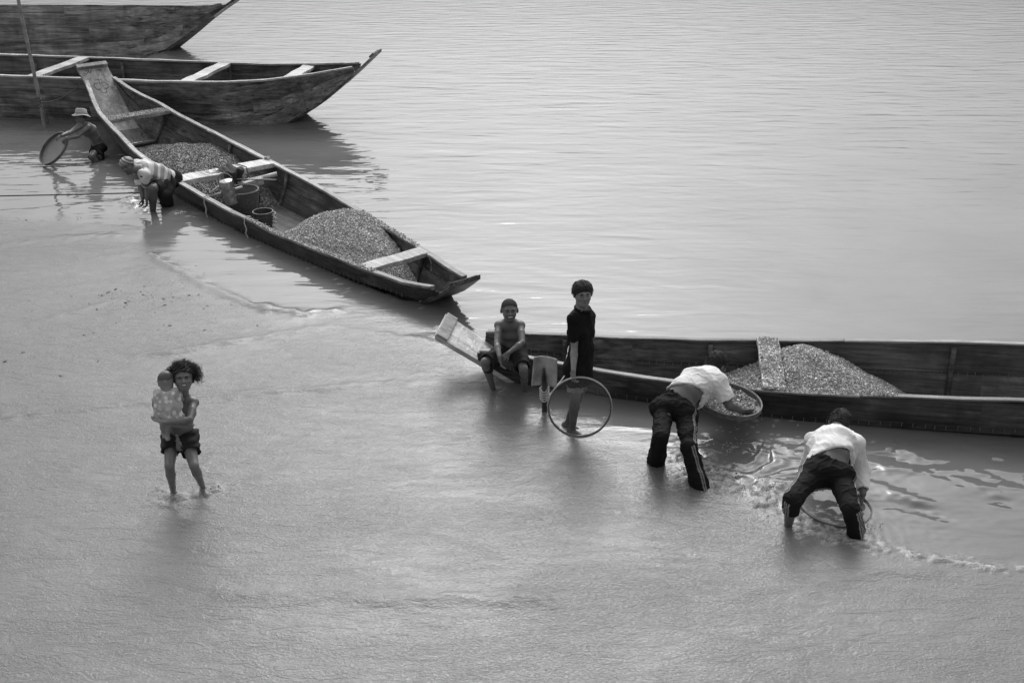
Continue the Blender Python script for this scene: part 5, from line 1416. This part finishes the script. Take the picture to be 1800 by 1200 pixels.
F = Fig(); wl_ = pl(lerp(J['pelvis'], J['chest'], .13), up_); p.torso(F, .014, [wl_], top=False); p.butt(F, .016, [wl_])
for q in 'LR':
    a, k_ = J['hip' + q], J['kn' + q]; he = pl(lerp(a, k_, .62 if q == 'L' else 1.2), k_ - a); F.cone(a, lerp(a, k_, .9 if q == 'L' else 1.25), .088, .078, .03, [he])
p.wear('shorts', F, NAVY, .0088, .012, folds(.005, 7, 62), over='tb')
p.cap_hair(HAIR, .02, .05, -.28, 19, .003, 30)
sx, fwv, up = J['hf']; hc = p.hp(0, -.07, .27); hh = p.hh
tilt = [nrm(sx + up * .0), nrm(fwv + up * .12), nrm(up - fwv * .12)]
hat = empty('floppy_hat', hc); tag(hat, 'pale floppy sun hat on the bare-chested boy\'s head', 'hat')
def hat_ring(r, z, w=0.0, n=28): return [(tilt[0] * r * math.cos(t) * .92 + tilt[1] * r * math.sin(t) * 1.05 + tilt[2] * (z + w * math.sin(3 * t + .6))) for t in np.linspace(0, 2 * math.pi, n, endpoint=False)]
rows = [hat_ring(*a) for a in ((.01, .092, .001), (.062, .094, .002), (.080, .085, .002), (.090, .03, .001), (.100, .008))]
g_ = np.array(rows + [rows[0]])[:-1]
def rowsheet(rows, mat, name, parent):
    n = len(rows[0]); P = np.concatenate([np.array(r_) for r_ in rows]); f = [(i * n + k, i * n + (k + 1) % n, (i + 1) * n + (k + 1) % n, (i + 1) * n + k) for i in range(len(rows) - 1) for k in range(n)]
    o = mesh_np(name, P, f, mat, parent, True, np.ones(len(P))); so = o.modifiers.new('thick', 'SOLIDIFY'); so.thickness = .004; return o
rowsheet(rows, FLOPPY, 'crown', hat); rowsheet([hat_ring(.101, .009), hat_ring(.118, -.004, .003), hat_ring(.134, -.016, .007), hat_ring(.146, -.022, .011)], FLOPPY, 'brim', hat)
rowsheet([hat_ring(.0965, .026), hat_ring(.1030, .010)], GREYS, 'band', hat); boy_hat = p
if 0:
    print('man1', J and man1.J['shR'], man1.J['elR'], man1.J['wrR'], SV1_C, man1.J['chest'], man1.J['pelvis'])
    for n_, q_ in (('girl', g), ('sit', boy_sit), ('stand', boy_st), ('man1', man1), ('man2', man2), ('man3', man3), ('hat', boy_hat)): length_report(n_, q_)

# ------------------------------------------------------------------ sieves
HOOP = plain('split_bamboo', .13, .5, .3, 20, .3, .003)
HOOP_W = plain('worn_hoop', .34, .5, .25, 25, .3, .003)
NET, N, L, Bs = nodes('fine_wire_net')
tc = mapping(N, L, (1, 1, 1))
wv = []
for ax_ in ((1, 0, 0), (0, 1, 0)):
    w_ = N.new('ShaderNodeTexWave'); w_.bands_direction = 'X' if ax_[0] else 'Y'; w_.inputs['Scale'].default_value = 42.0; L.new(tc.outputs[0], w_.inputs['Vector']); wv.append(w_)
mx = N.new('ShaderNodeMath'); mx.operation = 'MAXIMUM'; L.new(wv[0].outputs['Fac'], mx.inputs[0]); L.new(wv[1].outputs['Fac'], mx.inputs[1])
gt = N.new('ShaderNodeMapRange'); gt.inputs[1].default_value = .86; gt.inputs[2].default_value = .97; gt.inputs[3].default_value = .03; gt.inputs[4].default_value = .42; L.new(mx.outputs[0], gt.inputs[0]); L.new(gt.outputs[0], Bs.inputs['Alpha'])
Bs.inputs['Base Color'].default_value = (.30, .30, .30, 1); Bs.inputs['Roughness'].default_value = .5
RUB0 = plain('dark_hoop', .05, .5, .3, 20, .3, .003)
NETD = plain('clogged_net', .12, .5, .3, 60, .6, .004)
def sieve(label, c, n, R_, band=.05, net=NET, mat=HOOP, mat2=HOOP_W, sag=.02, xdir=(1, 0, 0), rim_r=.0075):
    """two nested hoops with a net stretched across the lower one; local Z is the axis, opening up"""
    n = nrm(n); x = nrm(np.asarray(xdir) - n * (np.asarray(xdir) @ n)); y = np.cross(n, x)
    r = bpy.data.objects.new('sieve', None); link(r); r.empty_display_size = .1
    r.matrix_world = Matrix(((x[0], y[0], n[0], c[0]), (x[1], y[1], n[1], c[1]), (x[2], y[2], n[2], c[2]), (0, 0, 0, 1)))
    tag(r, label, 'sieve', 'round gravel sieves')
    t = .006
    MB().lathe((0, 0, 0), [(R_ - t, 0), (R_, 0), (R_, band), (R_ - t, band), (R_ - t, 0)], None, 56).build('hoop', mat, r, True, angle=40)
    for z_ in (.004, band - .004): MB().tube([((R_ + .003 * math.sin(2 * a + .5)) * math.cos(a) * 1.012, (R_ + .003 * math.sin(3 * a)) * math.sin(a) * 1.012, z_ + .0025 * math.sin(3 * a)) for a in np.linspace(0, 2 * math.pi, 56, endpoint=False)], rim_r, 8, close=True).build('rim', mat2, r, True)
    P = [(0, 0, -sag)]; f = []
    for i in range(1, 9):
        for k in range(40):
            a = 2 * math.pi * k / 40; q = i / 8; P.append(((R_ - t) * q * math.cos(a), (R_ - t) * q * math.sin(a), -sag * (1 - q * q) + .002))
    fq = [(0, 1 + k, 1 + (k + 1) % 40, 1 + (k + 1) % 40) for k in range(40)]
    mb = MB(); mb.add(P, [(0, 1 + k, 1 + (k + 1) % 40) for k in range(40)] + [(1 + (i - 1) * 40 + k, 1 + i * 40 + k, 1 + i * 40 + (k + 1) % 40, 1 + (i - 1) * 40 + (k + 1) % 40) for i in range(1, 8) for k in range(40)])
    mb.build('net', net, r, True)
    return r
# standing boy's hoop, held upright before his legs
c = on_y(1019, 714.5, 7.66); sieve('big upright sieve hoop held by the boy in the polo shirt', c, nrm(V(-.05, -1, .16)), .262, .028, NET, RUB0, HOOP_W, .0, rim_r=.0048)
# the bent man's full sieve
s1 = sieve('tilted sieve full of gravel held by the man in the T-shirt', SV1_C, SV1_N, SV1_R, .042, NETD, HOOP, HOOP, .03, rim_r=.0055)
rs = np.random.RandomState(77); pts = []
for _ in range(900):
    a = rs.uniform(0, 6.283); q = math.sqrt(rs.rand()) * .9; 
    if rs.rand() < .35 and math.cos(a) < 0: continue
    pts.append((SV1_R * q * math.cos(a), SV1_R * q * math.sin(a), -.02 + .03 * q * q + rs.uniform(0, .012)))
v, f, tt = stones(pts, .006, .014, 78); o = mesh_np('gravel_load', v, f, GRAVEL, None, False, tt); o.matrix_world = s1.matrix_world.copy()
tag(o, 'gravel lying in the tilted sieve of the bent man', 'gravel', None, 'stuff')
# half-sunk sieve between the second man's legs
c = on_z(1468, 896, -.030); sieve('half-sunk sieve between the legs of the man bent double', c, nrm(V(.03, -.02, 1)), .262, .042, NETD, HOOP, HOOP, -.012)
# the hat boy's sieve dipped edge-on
c = on_y(97, 263, 16.02); sieve('leaning sieve dipped in the water by the boy in the hat', c, nrm(camdir(c) * .66 - _R * .62 + _U * .42), .285, .05, plain('silted_net', .24, .5, .3, 60, .6, .004), HOOP, HOOP_W, .01, rim_r=.006)

# ------------------------------------------------------------------ spade planted handle-down by the low boat, rope wound round it
STEEL = plain('worn_steel', .50, .38, .35, 8, .3, .003, .55)
sp0 = on_z(958, 722, 0); spt = on_y(956, 646, sp0[1] + .02)
root = empty('spade', sp0); tag(root, 'spade planted handle-down with its broad blade up beside the sitting boy', 'spade')
rel = lambda P: np.asarray(P) - sp0
MB().tube([rel(sp0 - V(0, 0, .3)), rel(lerp(sp0, spt, .35)), rel(lerp(sp0, spt, .75)) + V(0, -.012, 0), rel(spt) + V(0, -.01, 0)], [.026, .025, .021, .010], 10).build('handle', W_DARK, root, True)
bl, br = on_y(933.5, 677, sp0[1] + .01), on_y(979, 681, sp0[1] + .01); tl, tr = on_y(938, 627, sp0[1] + .03), on_y(980, 631, sp0[1] + .03)
G_ = np.zeros((14, 16, 3))
for i in range(14):
    for j in range(16):
        a, b_ = i / 13, j / 15
        P = lerp(lerp(tl, tr, b_), lerp(bl, br, b_), a); x_ = b_ * 2 - 1
        G_[i, j] = rel(P) + V(0, .03 - .034 * x_ * x_ - .012 * a, .004 * (1 - x_ * x_) * (1 - a))
o = MB().sheet(G_).build('blade', STEEL, root, True); so = o.modifiers.new('thick', 'SOLIDIFY'); so.thickness = .004
cen = lerp(sp0, spt, .48); wind = []
for k in range(90):
    t = k / 89; a = t * 2 * math.pi * 5.2
    wind.append(lerp(lerp(sp0, spt, .55), lerp(sp0, spt, .27), t) + (.034 + .010 * math.sin(3 * a)) * V(math.cos(a), math.sin(a), 0) + V(0, 0, .018 * math.sin(a + 1)))
endr = wld(RGT, S_R2, -stn(RGT, S_R2, 1), stn(RGT, S_R2, 2) + .02)
rope('rope', 'white rope wound on the spade handle and tied to the boat', hang(on_y(1000, 650, endr[1] - .05), on_y(960, 700, wind[0][1] - .02), .01, 16, .002) + wind + hang(wind[-1], on_z(966, 722, .02), .0, 10, .006, 3), .0068)
kn_ = on_y(1000, 646, endr[1] - .05)
rope('rope', 'white rope knotted round the thwart beside the standing boy', [kn_ + V(-.055, 0, .012), kn_ + V(-.03, -.01, .03), kn_, kn_ + V(.0, .01, .05), kn_ + V(-.005, .03, .10), kn_ + V(.02, .05, .12), kn_ + V(.02, .02, .04), kn_, kn_ + V(.05, -.01, -.03)], .007)

# ------------------------------------------------------------------ gear amidships in the diagonal boat
ZT = float(stn(MID, S_T2, 2))
def L2(s, l, z): return wld(MID, s, l, z)
TIN = plain('tin_plate', .48, .3, .25, 14, .25, .003, .7); WICK = plain('wicker', .13, .75, .35, 45, .6, .006); RUB = plain('dark_plastic', .055, .45, .3, 10, .2)
RAG = cloth('dark_rag', .055, .4); PIPE = plain('pale_pipe', .5, .45, .2, 12, .15)
# wicker basket: woven rings and stakes
bc = on_y(428, 357, 14.10); bc = np.array([bc[0], bc[1], -.12])
bk = empty('wicker_basket', bc); tag(bk, 'round wicker basket under the plank thwart of the diagonal boat', 'basket')
MB().lathe((0, 0, 0), [(.0, .0), (.15, .002), (.165, .03), (.205, .15), (.225, .30), (.215, .30), (.195, .15), (.155, .03), (.0, .015)], None, 28).build('body', WICK, bk, True)
for i in range(17):
    z = .025 + .0162 * i; r0 = .167 + .058 * (z / .30)
    MB().tube([((r0 + .006 + .004 * math.sin(a * 14 + i * math.pi)) * math.cos(a), (r0 + .006 + .004 * math.sin(a * 14 + i * math.pi)) * math.sin(a), z) for a in np.linspace(0, 2 * math.pi, 84, endpoint=False)], .0058, 5, close=True).build('withe', WICK, bk, True)
MB().tube([(.225 * math.cos(a), .225 * math.sin(a), .305) for a in np.linspace(0, 2 * math.pi, 40, endpoint=False)], .016, 8, close=True).build('rim', WICK, bk, True)
# stacked tin lunch carrier hung on a cord
tcn = on_y(402, 338, 13.72); lean = nrm(V(-.12, -.06, 1)); X_ = nrm(np.cross(V(0, 1, 0), lean)); Y_ = np.cross(lean, X_)
tb = tcn - lean * .16
tf = empty('tin_carrier', tb); tag(tf, 'stacked tin food carrier hanging in front of the basket', 'food carrier')
for k in range(3): MB().lathe(lean * (.002 + .104 * k), [(0, 0), (.085, 0), (.089, .006), (.089, .092), (.094, .096), (.094, .101), (.0, .101)], [X_, Y_, lean], 24).build('tin', TIN, tf, True, angle=40)
MB().lathe(lean * .315, [(.094, 0), (.09, .012), (.05, .025), (.0, .028)], [X_, Y_, lean], 24).build('lid', TIN, tf, True, angle=40)
for q in (-1, 1): MB().tube([X_ * q * .096, X_ * q * .097 + lean * .2, X_ * q * .096 + lean * .36, X_ * q * .05 + lean * .42, lean * .435], .006, 6).build('handle_strap', IRON, tf, True)
rope('rope', 'cord lashing the tin carrier to the plank thwart', hang(tb + lean * .43, L2(S_T2 + .1, -.28, ZT + .06), -.01, 10, .004) + [L2(S_T2, -.30, ZT + .075), L2(S_T2 - .12, -.31, ZT + .06), L2(S_T2 - .05, -.25, ZT + .07), L2(S_T2 + .16, -.22, ZT - .02), L2(S_T2 + .22, -.2, ZT - .25)], .008)
# bucket with a rope handle
kc = on_y(463, 381, 13.55); kc = np.array([kc[0], kc[1], -.20])
bu = empty('bucket', kc); tag(bu, 'dark plastic bucket with a rope handle on the bottom boards', 'bucket')
MB().lathe((0, 0, 0), [(0, 0), (.105, 0), (.13, .24), (.14, .245), (.14, .265), (.128, .265), (.10, .012), (0, .012)], None, 28).build('body', RUB, bu, True, angle=40)
for z in (.2, .12): MB().lathe((0, 0, z), [(.118 + z * .06, -.006), (.124 + z * .06, 0), (.118 + z * .06, .006)], None, 28).build('ridge', RUB, bu, True)
MB().tube([V(.12, 0, .25) + V(.05 * math.sin(t * 2), .03 * math.cos(t * 2.3), -.02 * t) for t in np.linspace(0, 9, 40)] + [V(.17, -.02, -.08 + .12 * (1 - t)) + V(-.02 * t, -.05 * t, -.06 * t) for t in np.linspace(0, 1, 8)], .009, 6).build('rope_handle', ROPE, bu, True)
# a pale pipe and a squared beam laid across, cloth thrown over the thwart
def stick(name, label, cat, a, b_, r, mat, n=10, sq=False):
    mb = MB()
    if sq:
        d_ = nrm(b_ - a); x = nrm(np.cross(d_, UPZ)); mb.box((a + b_) / 2, (np.linalg.norm(b_ - a), r, r * 1.2), [d_, x, np.cross(x, d_)], jit=.004)
        return tag(mb.build(name, mat, None, bevel=.006), label, cat)
    mb.tube([a, lerp(a, b_, .3), lerp(a, b_, .7), b_], [r * .9, r, r, r * 1.05], n); return tag(mb.build(name, mat, None, True), label, cat)
stick('pipe', 'pale pipe sticking out beneath the plank thwart', 'pipe', on_y(418, 323, 14.55), on_y(487, 306, 14.75), .033, PIPE)
stick('beam', 'squared wooden beam lying over the wicker basket', 'beam', on_y(428, 327, 14.35), on_y(461, 317, 14.60), .085, W_PALE, sq=True)
stick('bamboo_stick', 'short bamboo stick leaning on the near rail by the carrier', 'stick', on_y(368, 340, 13.75), on_y(397, 319, 14.05), .016, BAMBOO)
stick('bamboo_stick', 'bamboo stick lying over the near rail below the cloth', 'stick', on_y(367, 346, 13.72), on_y(425, 329, 14.25), .020, BAMBOO)
G_ = np.zeros((22, 16, 3))
for i in range(22):
    for j in range(16):
        a, b_ = i / 21, j / 15
        s_ = S_T2 - .10 + .36 * min(a / .4, 1); z_ = ZT + .068 - (0 if a < .42 else (a - .42) / .58 * .30)
        l_ = -.13 + .30 * b_ * (1 - .25 * max(0, a - .4)) + .02 * math.sin(a * 9 + b_ * 5)
        G_[i, j] = L2(s_ + (0 if a < .4 else .03 * math.sin(b_ * 14 + a * 3)) , l_, z_ + .014 * math.sin(b_ * 17 + a * 7) + .012 * math.sin(a * 21 + b_ * 8))
o = MB().sheet(G_).build('cloth', RAG, None, True); so = o.modifiers.new('thick', 'SOLIDIFY'); so.thickness = .006; tag(o, 'dark crumpled cloth thrown over the plank thwart', 'cloth')
rope('rope', 'dark cord looped over the plank thwart by the far rail', [L2(S_T2 - .2, .22, ZT + .0), L2(S_T2 - .16, .22, ZT + .062), L2(S_T2 + .155, .27, ZT + .062), L2(S_T2 + .165, .27, ZT - .02), L2(S_T2 + .17, .27, ZT - .40)], .008, ROPE_D)
rs = np.random.RandomState(61)                                          # tangle of lines and rods about the engine well
q0 = L2(S_T2 + .30, .18, ZT - .12)
pts = [q0 + V(rs.randn() * .13, rs.randn() * .12, rs.randn() * .06) for _ in range(26)]
tt = np.linspace(0, 25, 150); pts = np.array(pts); rope('rope', 'tangled dark rope heaped under the plank thwart', np.stack([np.interp(tt, range(26), pts[:, k]) for k in range(3)], 1), .010, ROPE_D)
eng = empty('engine', L2(S_T2 + .42, .12, -.18)); tag(eng, 'small dark engine half hidden behind the wicker basket', 'engine')
MB().box((0, 0, .13), (.26, .20, .24), [(.7, .7, 0), (-.7, .7, 0), (0, 0, 1)], jit=.01).build('block', RUB, eng, bevel=.012)
MB().lathe((.13, -.06, .16), [(0, -.02), (.10, -.02), (.105, -.012), (.105, .012), (.10, .02), (0, .02)], [(0, 1, 0), (0, 0, 1), (1, 0, 0)], 22).build('flywheel', IRON, eng, True, angle=40)
MB().tube([(-.05, .05, .24), (-.05, .05, .34), (.02, .10, .38)], .020, 8).build('exhaust', IRON, eng, True)
for k in range(4): MB().box((-.02, 0, .27 + .018 * k), (.15, .13, .007), [(.7, .7, 0), (-.7, .7, 0), (0, 0, 1)]).build('cooling_fin', IRON, eng)
stick('rod', 'thin iron rod slanting over the engine to the far rail', 'rod', L2(S_T2 + .12, -.10, ZT - .05), L2(S_T2 + .75, .42, ZT - .02), .012, IRON, 6)
# ------------------------------------------------------------------ thrown drops about the stirred water
rs = np.random.RandomState(91); P_, r_ = [], []
for (u0, v0, su, sv, n_, zz) in ((1285, 795, 14, 10, 26, .10), (1275, 845, 26, 14, 60, .05), (1355, 870, 20, 16, 60, .06), (1330, 735, 6, 8, 20, .16), (1222, 735, 8, 14, 14, .2), (300, 870, 12, 8, 36, .03), (380, 860, 16, 6, 26, .02), (238, 352, 14, 8, 40, .08), (320, 340, 8, 5, 20, .05), (1530, 930, 14, 12, 24, .04), (880, 660, 4, 14, 18, .1)):
    for _ in range(n_):
        p_ = on_z(u0 + rs.randn() * su, v0 + rs.randn() * sv, 0); p_ = p_ + V(0, 0, abs(rs.randn()) * zz * .6 + .004); P_.append(p_); r_.append(rs.uniform(.0025, .007))
v, f, tt = stones(P_, .004, .009, 92)
DROP = plain('water_drop', .5, .08, .1, 10, 0, .001, 0, .8)
tag(mesh_np('splash_drops', v, f, DROP, None, True), 'drops thrown up where the water is stirred', 'splash', None, 'stuff')
# leaf litter floating on the sand flat
pts = []
for (u0, v0, su, sv, n_) in ((240, 525, 60, 10, 60), (100, 385, 60, 6, 20), (300, 560, 120, 30, 30), (340, 478, 12, 6, 10), (60, 600, 60, 30, 12)):
    for _ in range(n_): q = on_z(u0 + rs.randn() * su, v0 + rs.randn() * sv, .004); pts.append(q)
v, f, tt = stones(pts, .006, .022, 93); v[:, 2] = .003 + (v[:, 2] - .004) * .25
tag(mesh_np('floating_litter', v, f, RUB, None, False), 'dark flecks of litter drifting over the flooded sand', 'litter', None, 'stuff')
